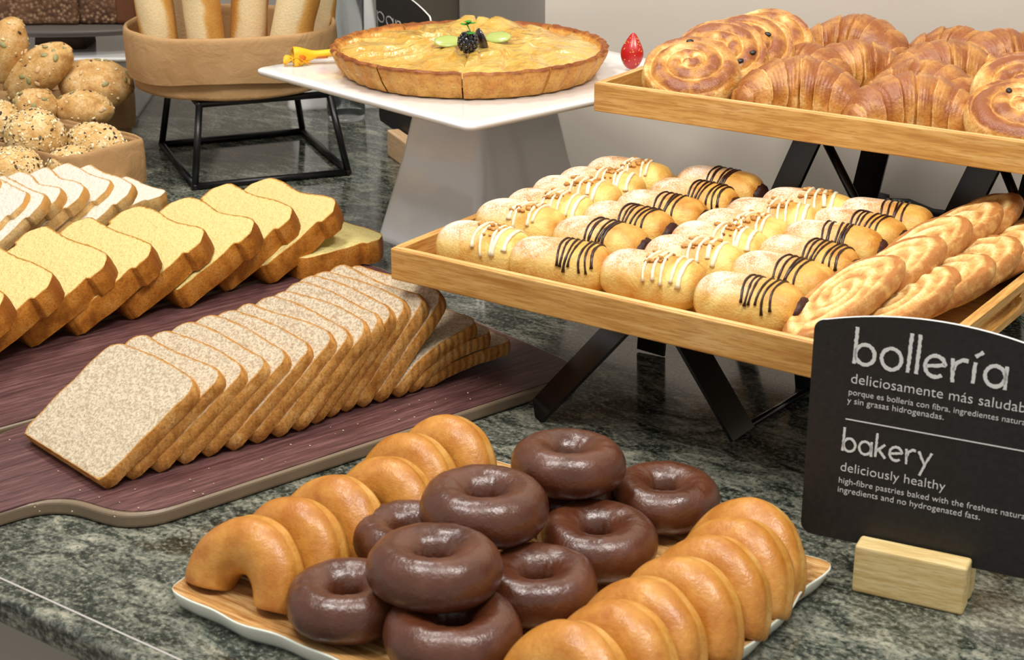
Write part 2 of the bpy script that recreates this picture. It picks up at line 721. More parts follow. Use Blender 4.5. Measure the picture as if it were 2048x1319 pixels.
def struct(name, mb, m):
    return tag(mb.build(name, m, fix=True), None, None, kind='structure')


m = MB()
m.box((0, 1.6, -.91), (7, 7, .02))
struct('floor', m, M['floor'])
CN = at(1088, 349, 0)          # outer corner of the wall, where it meets the counter
WD = Vector((cos(radians(-24)), sin(radians(-24)), 0))
WL = Vector((-.30, .954, 0))


def wallpanel(A, B, th, z0=.0006, z1=1.9):
    d = (B - A).normalized()
    nn = Vector((-d.y, d.x, 0)) * th
    q = MB()
    q.prism([(p.x, p.y) for p in (A, B, B + nn, A + nn)], z0, z1)
    return q


struct('wall_back', wallpanel(CN, CN + WD * 1.7, .12), M['wall'])
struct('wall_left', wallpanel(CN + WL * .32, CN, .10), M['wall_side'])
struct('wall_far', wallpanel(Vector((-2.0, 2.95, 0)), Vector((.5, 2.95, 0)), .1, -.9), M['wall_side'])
m = MB()
c0 = CN + WL * .36
m.box((c0.x - .045, c0.y + .10, .9006), (.075, .10, 1.8))
struct('trim_1', m, M['wall_dark'])


# ------------------------------------------------------------------ bread slices
def slice_mesh(w, h, t, kind, a0, a1, seed):
    """local frame: x along the slice's width, y the way it leans, z up; its front bottom edge on the x axis.
    returns (crumb MB, crust MB)"""
    rnd = random.Random(seed)
    NV, NU = (60 if kind != 'wheat' else 30), 24
    # path of the front face in the (y, z) plane
    path = [(0.0, 0.0, a0)]
    for k in range(NV):
        a = a0 + (a1 - a0) * ss(.05, .75, (k + .5) / NV)
        y, z, _ = path[-1]
        path.append((y + sin(a) * h / NV, z + cos(a) * h / NV, a))

    def wid(v):
        if kind == 'wheat':
            x = 1 - .02 * ss(.5, 0, v)
            x *= 1 - .045 * ss(.92, 1.0, v) ** 2
        else:
            x = .95 + .05 * ss(0, .5, v)
            x -= .030 * ss(.60, .74, v)
            x += .082 * ss(.745, .765, v)
            x *= 1 - .085 * ss(.88, 1.0, v) ** 2
        x *= 1 - .07 * ss(.06, 0, v)
        return x

    k1, k2 = rnd.uniform(0, 9), rnd.uniform(.6, 1.2)

    def topf(s):
        e = 1 - (.05 if kind == 'wheat' else .075) * max(0, abs(s) - .8) ** 2 / .04
        if kind == 'wheat':
            return e + .02 * k2 * sin(2.6 * s + k1)
        return e - .035 * k2 * math.exp(-((s - .05 * k2) / .4) ** 2) + .012 * sin(5 * s + k1)

    def pos(s, v, d):
        vv = v * topf(s) if v > .5 else v * (1 + (topf(s) - 1) * ss(0, .5, v))
        q = max(0, min(NV - 1e-6, vv * NV))
        i = int(q)
        f = q - i
        y = path[i][0] * (1 - f) + path[i + 1][0] * f
        z = path[i][1] * (1 - f) + path[i + 1][1] * f
        if vv > 1:
            y += sin(a1) * (vv - 1) * h
            z += cos(a1) * (vv - 1) * h
        a = path[i][2] * (1 - f) + path[i + 1][2] * f
        x = s * wid(v) * w / 2
        x += .0009 * nz(s * 3 + seed, v * 4, d * 40)
        dd = d + .0006 * nz(s * 6, v * 6 + seed, d * 90)
        return Vector((x, y + dd * cos(a), z - dd * sin(a) * 1.0))

    def edge(s, v):
        e = min((1 - abs(s)) * w / 2, (1 - v) * h, v * h * 1.3 + .0004)
        return max(0, 1 - e / .0045)

    cm, cr = MB(), MB()
    cm.grid(lambda u, v: (pos(2 * u - 1, v, 0), edge(2 * u - 1, v)), NU, NV, flip=False)
    cm.grid(lambda u, v: (pos(2 * u - 1, v, t), edge(2 * u - 1, v)), NU, NV, flip=True)
    loop = [(-1 + 2 * k / NU, 0) for k in range(NU)] + [(1, k / NV) for k in range(NV)]
    loop += [(1 - 2 * k / NU, 1) for k in range(NU)] + [(-1, 1 - k / NV) for k in range(NV)]
    n = len(loop)
    ctr = pos(0, .5, t / 2)

    def band(u, q):
        s, v = loop[int(round(u * n)) % n]
        p = pos(s, v, q * t)
        out = .0011 * sin(pi * q)
        o = Vector((s * (1 if abs(s) > .98 else .0), 0, 0))
        g = p - ctr
        g.x = g.x if abs(s) > .98 else 0
        if g.length > 1e-6:
            p = p + g.normalized() * (out + .0005 * nz(s * 8, v * 8, q * 3 + seed))
        return p, ss(.80, 1.0, v)
    cr.grid(band, n, 5, cu=True, flip=True)
    return cm, cr


def bread_slice(name, label, kind, P, beta, w, h, t, a0, a1, seed, group):
    """P: its front bottom edge's right end (seen facing the crumb)"""
    root = thing(name, label, 'bread slice', P, (0, 0, beta), group)
    root.location = Vector(P) - Vector((cos(beta), sin(beta), 0)) * (w / 2)
    cm, cr = slice_mesh(w, h, t, kind, a0, a1, seed)
    lab = {'wheat': 'wheat', 'brioche': 'brioche', 'white': 'white'}[name.split('_')[0]]
    cm.build('crumb', M[lab + '_crumb'], root, fix=False)
    cr.build('crust', M[lab + '_crust'], root, fix=False)
    return root


# ---- boards
BA = radians(40.0)


def rounded(pts, r, seg=8):
    """round every corner of a polygon"""
    out = []
    n = len(pts)
    for i in range(n):
        a, b, c = Vector(pts[i - 1]), Vector(pts[i]), Vector(pts[(i + 1) % n])
        ri = r[i] if hasattr(r, '__len__') else r
        d1, d2 = (a - b).normalized(), (c - b).normalized()
        ang = d1.angle(d2)
        L = min(ri / math.tan(ang / 2), (a - b).length * .49, (c - b).length * .49)
        p1, p2 = b + d1 * L, b + d2 * L
        for k in range(seg + 1):
            q = k / seg
            out.append(p1 * (1 - q) ** 2 + b * 2 * q * (1 - q) + p2 * q * q)
    return out


def board(label, P, ang, L, Wd, handle, th=.011, low=0):
    """P: right front corner of the main field (its low long edge runs from P back towards the handle)"""
    root = thing('serving_board', label, 'serving board', (P[0], P[1], .0003), (0, 0, ang))
    hw, hl = handle
    a = (Wd - hw) / 2 if not low else low
    a2 = (Wd - hw) / 2 if not low else Wd - hw - low
    pts = [(0, 0), (0, Wd), (-L, Wd), (-L - .025, Wd - a2), (-L - hl, Wd - a2), (-L - hl, a), (-L - .025, a), (-L, 0)]
    out = rounded([Vector(p) for p in pts], [.042, .042, .045, .04, .03, .03, .04, .045])
    m = MB()
    m.prism([(p.x, p.y) for p in out], 0, th)
    m.build('rim', M['board_rim'], root, bevel=.0025, fix=True)
    cx = Vector((-L / 2, Wd / 2))
    s = MB()
    inn = [cx + (p - cx) * (1 - .0045 / max(.05, (p - cx).length)) for p in out]
    s.prism([(p.x, p.y) for p in inn], th - .001, th + .0007)
    s.build('wood_face', M['board'], root, fix=True)
    return root


bu, bv = Vector((cos(BA), sin(BA), 0)), Vector((-sin(BA), cos(BA), 0))
TH = .0117
Pf = at(1186, 738, TH); Pf.z = 0
board('front dark wood serving board with a rounded handle under the wheat toast slices', Pf, BA, .425, .20, (.118, .16), low=.070)
P2 = Pf + bv * .205 + bu * .022
board('middle dark wood serving board under the yellow brioche slices', P2, BA, .50, .165, (.09, .16))
P3 = P2 + bv * .172 - bu * .05
board('rear dark wood serving board under the white sandwich bread', P3, BA, .50, .15, (.09, .16))

# ---- wheat slices
BETA = radians(-47)
be, bn = Vector((cos(BETA), sin(BETA), 0)), Vector((-sin(BETA), cos(BETA), 0))
W0 = at(205, 965, TH + .0095)
W0.z = TH + .0003
rowS = [(0, 0, 57), (.021, -.001, 57), (.0415, .001, 57), (.062, .002, 56), (.082, .003, 55), (.1015, .006, 54), (.121, .008, 52),
        (.1395, .010, 51), (.157, .011, 49), (.174, .009, 47), (.190, .007, 45), (.2055, .006, 44), (.221, .008, 44), (.237, .010, 45)]
for i, (s_, l_, a_) in enumerate(rowS):
    lab = 'wheat toast slice at the very front of its row, whole crumb face showing' if i == 0 else \
        '%s wheat toast slice from the front of the leaning row' % ORD[i]
    bread_slice('wheat_bread_slice', lab, 'wheat', W0 + bn * s_ + be * l_ + Vector((0, 0, .0113 * sin(radians(a_)))), BETA, .119, .100, .0113, radians(a_), radians(a_ + 2), 100 + i,
                'wheat toast slices')
for i, (s_, l_, a0, a1) in enumerate([(.254, .013, 49, 80), (.269, .012, 60, 88), (.287, .011, 79, 91)]):
    lab = ['uppermost of three sagging wheat slices at the far end of the row', 'middle one of three sagging wheat slices at the far row end',
           'lowest sagging wheat slice lying on the front board at the far row end'][i]
    bread_slice('wheat_bread_slice', lab, 'wheat', W0 + bn * s_ + be * l_ + Vector((0, 0, .0113 * sin(radians(a0)) + .0005)), BETA, .119, .100, .0113, radians(a0), radians(a1), 130 + i,
                'wheat toast slices')


def by_top(px, py, h, alpha, beta):
    """right end of the bottom edge of a slice whose top right corner is seen at (px, py)"""
    a = radians(alpha)
    n = Vector((-sin(beta), cos(beta), 0))
    p = at(px, py, TH + h * cos(a) * .97)
    q = p - n * (h * sin(a) * .97)
    q.z = TH
    return q


# ---- brioche slices
tr = [(24, 640), (120, 597), (229, 557), (317, 537), (418, 509), (518, 489), (597, 460), (681, 446)]
for i, (px, py) in enumerate(tr):
    b = radians(-47 + random.uniform(-.8, .8))
    al = 63
    P = by_top(px, py, .105, al, b)
    P.z = TH + .022 * sin(radians(al))
    bread_slice('brioche_bread_slice',
                '%s thick yellow brioche slice from the front of the shingled row' % ORD[i] if i else 'front yellow brioche slice of the shingled row, cut by the frame',
                'brioche', P, b, .132, .105, .0212, radians(al), radians(al), 200 + i, 'brioche slices')
P = by_top(776, 512, .105, 88, radians(-46))
P.z = TH + .0225
bread_slice('brioche_bread_slice', 'yellow brioche slice lying flat at the far end of its board', 'brioche', P, radians(-46), .125, .105, .022,
            radians(89), radians(89), 230, 'brioche slices')

# ---- white slices
tr = [(-50, 372), (-22, 380), (6, 389), (32, 396), (61, 411), (96, 415), (128, 407), (176, 400), (228, 387), (273, 393)]
for i, (px, py) in enumerate(tr):
    al = 56 if i < 6 else 60
    b = radians(-50 + random.uniform(-.8, .8))
    P = by_top(px, py, .105, al, b)
    P.z = TH + .0125 * sin(radians(al))
    bread_slice('white_bread_slice', '%s white sandwich slice from the near end of the rear bread row' % ORD[i], 'white', P, b, .112, .105, .0116,
                radians(al), radians(al), 300 + i, 'white bread slices')
P = by_top(338, 414, .105, 84, radians(-47))
P.z = TH + .016
bread_slice('white_bread_slice', 'white sandwich slice lying flat at the far end of the rear row', 'white', P, radians(-47), .112, .105, .0145,
            radians(84), radians(84), 330, 'white bread slices')

# ---- crumbs on the front board
m = MB()
for k in range(48):
    p = W0 + bn * random.uniform(-.02, .34) + be * random.uniform(.012, .05)
    if k % 3 == 0:
        p = W0 + bn * random.uniform(-.05, .02) - be * random.uniform(-.02, .13)
    s_ = random.uniform(.0004, .0009)
    m.ball((p.x, p.y, TH + s_ * .7 + .0005), (s_, s_ * .8, s_ * .7), 5, 4)
tag(m.build('bread_crumbs', M['wheat_crumb']), 'scattered pale wheat crumbs on the front serving board', 'crumbs', kind='stuff')

# ------------------------------------------------------------------ donut plate and donuts
DA = radians(-35)
du, dv = Vector((cos(DA), sin(DA), 0)), Vector((-sin(DA), cos(DA), 0))
DP = Vector((-.216, .9146, 0)) - dv * .007
DL, DW, DZ = .3325, .2736, .0138


def wavy(p, k):
    return .0016 * sin(p * 60 + k) + .001 * sin(p * 131 + 2 * k)


def rsquare(s, r, n=8):
    pts = []
    for (cx, cy, a0) in ((1, 1, 0), (-1, 1, 90), (-1, -1, 180), (1, -1, 270)):
        for k in range(n + 1):
            a = radians(a0 + 90 * k / n)
            pts.append(Vector((cx * (s - r) + r * cos(a), cy * (s - r) + r * sin(a))))
    return pts


def loft(m, layers):
    n = len(layers[0][0])
    vs, fs = [], []
    for (pts, z) in layers:
        vs += [Vector((p.x, p.y, z)) for p in pts]
    for L in range(len(layers) - 1):
        fs += [(L * n + i, L * n + (i + 1) % n, (L + 1) * n + (i + 1) % n, (L + 1) * n + i) for i in range(n)]
    fs += [tuple(range(n - 1, -1, -1)), tuple(range((len(layers) - 1) * n, len(layers) * n))]
    m.add(vs, fs, True)


def donut_plate():
    root = thing('serving_plate', 'wood print rectangular melamine plate with pale wavy rim under the donuts', 'plate', DP, (0, 0, DA))

    def P(u, v):
        """point of the wavy outline's interior, u and v in 0..1"""
        l, r = wavy(DW * v, 7), DL + wavy(DW * v, 3)
        f, k = wavy(DL * u, 1), DW + wavy(DL * u, 5)
        p = Vector((l + (r - l) * u, f + (k - f) * v))
        q = max(0, 1 - (min(u, 1 - u) * DL + min(v, 1 - v) * DW) / .012)
        return p + (Vector((DL / 2, DW / 2)) - p).normalized() * (.004 * q * q)

    def loop(inset, N=60):
        e, g = inset / DL, inset / DW
        t = [k / N for k in range(N)]
        uv = [(q, 0) for q in t] + [(1, q) for q in t] + [(1 - q, 1) for q in t] + [(0, 1 - q) for q in t]
        return [P(e + (1 - 2 * e) * u, g + (1 - 2 * g) * v) for u, v in uv]

    m = MB()
    rings = [(loop(.006), .0), (loop(.005), .002), (loop(0), DZ - .0012), (loop(.0006), DZ - .0002), (loop(.0012), DZ - .0004)]
    loft(m, rings)
    o = m.build('pale_underside', M['melamine'], root, fix=True)
    o['label'] = 'pale green white underside and rim'
    # open the top, the wood print covers it
    bm = bmesh.new()
    bm.from_mesh(o.data)
    n = len(rings[0][0])
    bmesh.ops.delete(bm, geom=[f for f in bm.faces if len(f.verts) == n and f.calc_center_median().z > .005], context='FACES_ONLY')
    bm.to_mesh(o.data)
    bm.free()
    t = MB()

    def top(u, v):
        e, g = .0011 / DL, .0011 / DW
        p = P(e + (1 - 2 * e) * u, g + (1 - 2 * g) * v)
        d = min(min(u, 1 - u) * DL, min(v, 1 - v) * DW)
        return Vector((p.x, p.y, DZ - .0002 - .0038 * ss(0, .022, d)))
    t.grid(top, 90, 76)
    t.build('wood_face', M['oak'], root)
    return root


donut_plate()
PZ = DZ - .004


def ring_donut(seed, R=.0226, r=.0156, hz=.0168):
    rnd = random.Random(seed)
    k = rnd.uniform(0, 50)
    m = MB()

    def f(u, v):
        a, b = 2 * pi * u, 2 * pi * v
        wob = 1 + .035 * nz(cos(a) * 1.2 + k, sin(a) * 1.2, 0)
        rr = r * (1 + .06 * nz(cos(a) * 2 + k, sin(a) * 2, cos(b)))
        cb, sb = cos(b), sin(b)
        z = sp(sb, .92) * hz * (1.0 if sb > 0 else .88)
        if cb < 0:
            cb *= .95
        rad = (R + rr * sp(cb, .95)) * wob
        z += .0006 * nz(cos(a) * 5 + k, sin(a) * 5, b * 2)
        z -= .0015 * ss(.35, -.4, cb) * (sb > 0)
        return Vector((rad * cos(a), rad * sin(a), z))
    m.grid(f, 72, 28, cu=True, cv=True)
    return m


chocs = [  # px, py, height of centre, scale, label
    (1136, 925, .058, 1.0, 'chocolate ring donut on the upper layer farthest from the sign block, nearest the black riser'),
    (1328, 992, .028, .97, 'chocolate ring donut at the back of the plate beside the glazed row'),
    (968, 1011, .057, 1.07, 'middle chocolate ring donut of the three stacked on top'),
    (1194, 1080, .028, 1.02, 'second chocolate ring donut from the back in the lower right column'),
    (869, 1132, .055, 1.05, 'frontmost of the three chocolate ring donuts stacked on top'),
    (1074, 1168, .027, .98, 'third chocolate ring donut from the back in the lower right column'),
    (905, 1262, .027, 1.06, 'frontmost lower chocolate ring donut, cut by the bottom frame'),
    (695, 1198, .028, .96, 'chocolate ring donut on the plate next to the front glazed donut'),
    (1122, 992, .028, .93, 'chocolate ring donut almost hidden under the top one nearest the black riser'),
    (815, 1072, .028, .93, 'chocolate ring donut mostly hidden behind the frontmost stacked one'),
]
for i, (px, py, z, s, lab) in enumerate(chocs):
    o = ring_donut(50 + i).build('chocolate_donut', M['choc'], fix=True)
    p = at(px, py + 4, z)
    o.location = (p.x, p.y, max(z, PZ + .0155 * s) if z < .04 else z)
    o.scale = (s, s, s)
    o.rotation_euler = (radians(random.uniform(-5, 5)), radians(random.uniform(-5, 5)), random.uniform(0, 6)) if z > .04 else (0, 0, random.uniform(0, 6))
    tag(o, lab, 'donut', 'chocolate donuts')


def glazed_half(seed, R=.0275, r=.0155, thick=.0165, tall=1.18):
    """a glazed donut arch standing on its two ends; x across the arch, y its axis, z up"""
    rnd = random.Random(seed)
    k = rnd.uniform(0, 50)
    m = MB()

    def f(u, v):
        a = pi * (-.10 + 1.20 * u)
        b = 2 * pi * v
        end = min(u, 1 - u)
        taper = 1 - .50 * ss(.13, 0, end) ** 1.6
        rr = r * taper * (1 + .05 * nz(a * 1.3 + k, b * .6, 0))
        tt = thick * taper
        cb, sb = cos(b), sin(b)
        rad = R + rr * sp(cb, .9)
        y = tt * sp(sb, .92)
        groove = math.exp(-(sb / .16) ** 2) * (cb > 0)
        rad -= .0012 * groove
        rad *= 1 + .02 * nz(a * 2 + k, y * 60, 1)
        p = Vector((rad * cos(a), y + .0012 * nz(a + k, 3, b), rad * sin(a) * tall))
        p.z = max(p.z, -.0 + .0008 * nz(p.x * 60, p.y * 60, k))
        return p, .18 + .38 * math.exp(-((sb - .10) / .14) ** 2) * (cb > 0) + .1 * (cb < 0)
    m.grid(f, 64, 30, cv=True, flip=True)
    return m


def glazed(px, py, s, lean, yaw, label, seed, group):
    o = glazed_half(seed).build('glazed_donut', M['glazed'], fix=True)
    p = at(px, py, PZ)
    o.location = (p.x, p.y, PZ + .0004)
    o.scale = (s, s, s)
    o.rotation_euler = (-lean, 0, DA + yaw)
    return tag(o, label, 'donut', group)


for i, (px, py) in enumerate([(487, 1194), (576, 1151), (659, 1102), (763, 1062), (808, 1008), (884, 968)]):
    glazed(px, py, 1.02 - .006 * i, radians(24), radians(random.uniform(-4, 4)),
           '%s golden glazed donut from the front in the six donut row beside the wheat board' % ORD[i], 400 + i, 'glazed donuts by the wheat board')
for i, (px, py) in enumerate([(1118, 1430), (1212, 1382), (1268, 1332), (1345, 1284), (1405, 1237), (1453, 1195), (1480, 1153)]):
    glazed(px, py, 1.05 - .006 * i, radians(27), radians(-6 + random.uniform(-3, 3)),
           '%s golden glazed donut from the front in the seven donut row facing the sign block' % ORD[i], 420 + i, 'glazed donuts by the sign')


# ------------------------------------------------------------------ bamboo trays on black risers
TH_T = .026


def bamboo_tray(label, FL, ang, TL, TW):
    root = thing('bamboo_tray', label, 'tray', (FL[0], FL[1], FL[2] - TH_T), (0, 0, ang))
    t, H = .0075, TH_T
    m = MB(); m.box((TL / 2, TW / 2, .003), (TL - .002, TW - .002, .004)); m.build('tray_base', M['bamboo_x'], root, bevel=.0005)
    for y in (t / 2, TW - t / 2):
        m = MB(); m.box((TL / 2, y, H / 2), (TL, t, H)); m.build('side_panel', M['bamboo_x'], root, bevel=.0012)
        m = MB(); m.box((TL / 2, y, H + .0001), (TL - .003, t - .0025, .0006)); m.build('side_rim', M['bamboo_rim'], root)
    for x in (t / 2, TL - t / 2):
        m = MB()
        a, b = TW / 2 - .045, TW / 2 + .045
        y0, y1 = t + .0002, TW - t - .0002
        m.box((x, (y0 + a) / 2, H / 2), (t, a - y0, H))
        m.box((x, (y1 + b) / 2, H / 2), (t, y1 - b, H))
        m.box((x, TW / 2, .003), (t, .09, .006))
        m.box((x, TW / 2, H - .0035), (t, .09, .007))
        for (yy, d) in ((a, 1), (b, -1)):      # rounded ends of the handle slot
            pts = [(yy, .006)] + [(yy + d * .0048 * (1 - cos(q)), .0108 - .0048 * sin(q) * 1) for q in [pi / 2 - k * pi / 16 for k in range(0, 9)]] + [(yy, .0108)]
            pts2 = [(yy, H - .007)] + [(yy + d * .0048 * (1 - cos(q)), .0108 + .0048 * sin(q)) for q in [pi / 2 - k * pi / 16 for k in range(0, 9)]] + [(yy, .0108)]
            for P_ in (pts, pts2):
                vs = [(x - t / 2, p[0], p[1]) for p in P_] + [(x + t / 2, p[0], p[1]) for p in P_]
                n = len(P_)
                m.add(vs, [tuple(range(n)), tuple(range(2 * n - 1, n - 1, -1))] + [(i, (i + 1) % n, n + (i + 1) % n, n + i) for i in range(n)], False)
        m.build('end_panel', M['bamboo_y'], root, fix=True)
    return root


T1, A1 = Vector((-.0965, 1.2466, .1283)), radians(-34.8)
T2, A2 = Vector((.0739, 1.4726, .2120)), radians(-33.7)
bamboo_tray('lower bamboo tray holding drizzled pastry rolls and palmiers on a black riser', T1, A1, .44, .3193)
bamboo_tray('upper bamboo tray holding croissants and swirl pastries on a black riser', T2, A2, .46, .328)


def strap(P, Q, wdir, w, th):
    """flat bar from P to Q, its width along wdir"""
    m = MB()
    P, Q, wd = Vector(P), Vector(Q), Vector(wdir).normalized()
    d = (Q - P).normalized()
    wd = (wd - d * wd.dot(d)).normalized()
    n = d.cross(wd)
    vs = []
    for X in (P, Q):
        for i, j in ((-1, -1), (1, -1), (1, 1), (-1, 1)):
            v = X + wd * (i * w / 2) + n * (j * th / 2)
            vs.append(v)
    m.add(vs, [(3, 2, 1, 0), (4, 5, 6, 7), (0, 1, 5, 4), (1, 2, 6, 5), (2, 3, 7, 6), (3, 0, 4, 7)], False)
    return m


def frame_pt(T, ang):
    def g(u, v, z):
        return Vector((T.x, T.y, 0)) + Vector((cos(ang), sin(ang), 0)) * u + Vector((-sin(ang), cos(ang), 0)) * v + Vector((0, 0, z))
    return g


def riser_low():
    root = thing('display_riser', 'black steel riser with slanted flat legs under the lower bamboo tray', 'riser')
    g = frame_pt(T1, A1)
    U, V = g(1, 0, 0) - g(0, 0, 0), g(0, 1, 0) - g(0, 0, 0)
    zt = T1.z - TH_T - .0012
    w1 = at(1087, 848) - at(1053, 815)
    strap(g(.1158, .036, .0015), g(.198, .036, zt - .001), w1, .027, .003).build('leg', M['black_metal'], root, fix=True)
    w3 = at(1501, 855) - at(1467, 872)
    strap(g(.2703, .0937, .0015), g(.196, .0937, zt - .001), w3, .030, .003).build('leg', M['black_metal'], root, fix=True)
    strap(g(.1236, .2043, .0015), g(.128, .2043, zt - .001), U, .027, .003).build('leg', M['black_metal'], root, fix=True)
    strap(g(.2751, .2066, .0015), g(.262, .2043, zt - .001), U, .027, .003).build('leg', M['black_metal'], root, fix=True)
    m = MB(); m.tube([g(.266, .085, .003), g(.2751, .2066, .003)], .0028, 8); m.build('floor_bar', M['black_metal'], root)
    m = MB()
    m.box(tuple(g(.20, .04, zt)), (.20, .016, .0022), A1)
    m.box(tuple(g(.20, .0937, zt)), (.20, .016, .0022), A1)
    m.box(tuple(g(.20, .2043, zt)), (.20, .016, .0022), A1)
    m.box(tuple(g(.20, .13, zt - .0001)), (.016, .18, .002), A1)
    m.build('top_frame', M['black_metal'], root)


def riser_high():
    root = thing('display_riser', 'black steel riser with A shaped legs under the upper bamboo tray', 'riser')
    g = frame_pt(T2, A2)
    U, V = g(1, 0, 0) - g(0, 0, 0), g(0, 1, 0) - g(0, 0, 0)
    zt = T2.z - TH_T - .0012
    for (ut, ua, ub) in ((.1891, .1185, .3086), (.348, .2806, .4489)):
        strap(g(ut, .06, zt - .001), g(ua, .06, .0015), U * .8 - V * .5, .034, .003).build('leg', M['black_metal'], root, fix=True)
        m = MB(); m.tube([g(ut + .005, .064, zt - .003), g(ub, .064, .004)], .0042, 8); m.build('brace_rod', M['black_metal'], root)
        strap(g(ut, .24, zt - .001), g(ua + .04, .24, .0015), U, .028, .003).build('leg', M['black_metal'], root, fix=True)
    m = MB()
    m.box(tuple(g(.26, .06, zt)), (.30, .016, .0022), A2)
    m.box(tuple(g(.26, .24, zt)), (.30, .016, .0022), A2)
    m.box(tuple(g(.26, .15, zt - .0001)), (.014, .19, .002), A2)
    m.build('top_frame', M['black_metal'], root)


riser_low()
riser_high()

# ------------------------------------------------------------------ filled pastry rolls
RL, RA, RB = .041, .0215, .0185


def roll_surface(x, th, k=0.0):
    s = max(-1, min(1, x / RL))
    r = max(0.02, (1 - abs(s) ** 5)) ** .42
    r *= 1 + .035 * nz(x * 45 + k, cos(th) * 1.2, sin(th) * 1.2)
    y = RA * r * sp(cos(th), .85)
    z = RB + RB * r * sp(sin(th), .85)
    return Vector((x, y, max(z, .0002)))


def pastry_roll(kind, seed):
    rnd = random.Random(seed)
    k = rnd.uniform(0, 50)
    root = thing('pastry_roll', None, 'pastry')
    m = MB()

    def f(u, v):
        x = RL * sin((u - .5) * pi)
        th = 2 * pi * v
        p = roll_surface(x, th, k)
        # the overlapping outer flap of the rolled dough
        flap = .0014 * ss(.1, .16, v) * ss(.62, .56, v)
        p += Vector((0, cos(th), sin(th))) * flap
        b = .25 + .35 * ss(.2, .9, sin(th)) + .25 * ss(.75, 1, abs(x) / RL) * (rnd.random() * .3 + .7)
        if kind == 'cream' and x > .02:
            b -= .3
        return p, b
    m.grid(f, 40, 36, cv=True)
    m.build('pastry_shell', M['puff'], root, fix=True)
    d = MB()
    if kind == 'cocoa':
        n = 5 + rnd.randrange(3)
        x0 = rnd.uniform(-.006, .004)
        for j in range(n):
            xa = x0 + j * .0046 + rnd.uniform(-.0015, .0015)
            pts = []
            sl = rnd.uniform(.002, .008)
            e0, e1 = rnd.uniform(.02, .14), rnd.uniform(.86, .98)
            for q in range(17):
                w = e0 + (e1 - e0) * q / 16
                th = pi * w
                x = xa + sl * (w - .5) + .0008 * sin(w * 9 + j)
                p = roll_surface(x, th, k)
                pts.append(p + Vector((0, cos(th), sin(th))) * .0016)
            d.tube(pts, [.0010 + .0005 * rnd.random() + .0006 * (q in (0, 16)) for q in range(17)], 7, flat=.7)
        d.build('chocolate_drizzle', M['choc_drizzle'], root, fix=True)
        c = MB()
        c.ball((RL * .93, .001, RB * .98), (.0085, .0145, .0125), 18, 12, lambda dd, p: p * (1 + .12 * nz(p.x * 200 + k, p.y * 200, p.z * 200)))
        c.build('cocoa_filling', M['choc_fill'], root, fix=True)
    else:
        n = 4 + rnd.randrange(2)
        for j in range(n):
            xa = .000 + j * .0068 + rnd.uniform(-.002, .002)
            pts = []
            e0, e1 = rnd.uniform(.03, .2), rnd.uniform(.75, .97)
            sl = rnd.uniform(.002, .012)
            for q in range(17):
                w = e0 + (e1 - e0) * q / 16
                th = pi * w
                x = min(xa + sl * (w - .5) + .001 * sin(w * 7 + j), RL * .93)
                p = roll_surface(x, th, k)
                pts.append(p + Vector((0, cos(th), sin(th))) * .0017)
            d.tube(pts, [.0013 + .0009 * rnd.random() + .0008 * (q in (0, 16)) for q in range(17)], 7, flat=.7)
        d.build('white_chocolate_drizzle', M['white_drizzle'], root, fix=True)
        c = MB()
        for j in range(14):
            th = pi * rnd.uniform(.32, .68)
            p = roll_surface(rnd.uniform(-.004, .018), th, k) + Vector((0, cos(th), sin(th))) * .0022
            s = rnd.uniform(.0012, .003)
            c.ball(p, (s, s * .8, s * .6), 7, 5, lambda dd, pp: pp * (1 + .4 * nz(dd.x * 3 + j, dd.y * 3, dd.z * 3)))
        c.build('chopped_nuts', M['nuts'], root, fix=True)
    return root


ROLLS = [
    ('cream', 'first', [(970, 499), (1044, 453), (1103, 430), (1154, 402), (1203, 383), (1258, 362)]),
    ('cocoa', 'second', [(1124, 530), (1203, 490), (1258, 458), (1323, 434), (1388, 408), (1440, 382)]),
    ('cream', 'third', [(1306, 560), (1390, 529), (1440, 499), (1486, 474), (1545, 449), (1616, 427)]),
    ('cocoa', 'fourth', [(1500, 608), (1566, 566), (1617, 530), (1664, 497), (1716, 472), (1768, 450)]),
]
TZ1 = T1.z - TH_T + .0052
PROT = {k: [pastry_roll(k, 500 + j + (50 if k == 'cocoa' else 0)) for j in range(4)] for k in ('cream', 'cocoa')}
USED = set()
for (kind, col, pts) in ROLLS:
    for i, (px, py) in enumerate(pts):
        src = PROT[kind][(i + (2 if col in ('third', 'fourth') else 0)) % 4]
        lab = '%s pastry roll from the front in the %s column from the tray\'s far-left corner, %s' % (
            ORD[i], col, 'white chocolate drizzle' if kind == 'cream' else 'dark chocolate stripes')
        lab = '%s %s pastry roll from the front, %s column across the lower tray' % (
            ORD[i], 'white drizzled' if kind == 'cream' else 'chocolate striped', col)
        p = at(px, py, TZ1 + RB)
        loc = (p.x, p.y, TZ1)
        rot = (0, 0, A1 + radians(random.uniform(-7, 7) + 3))
        if src.name not in USED:
            USED.add(src.name)
            src.location, src.rotation_euler = loc, rot
            o = src
            o['label'] = lab
        else:
            o = copy_tree(src, loc, rot, lab)
        o['category'] = 'pastry'
        o['group'] = 'filled pastry rolls on the lower tray'


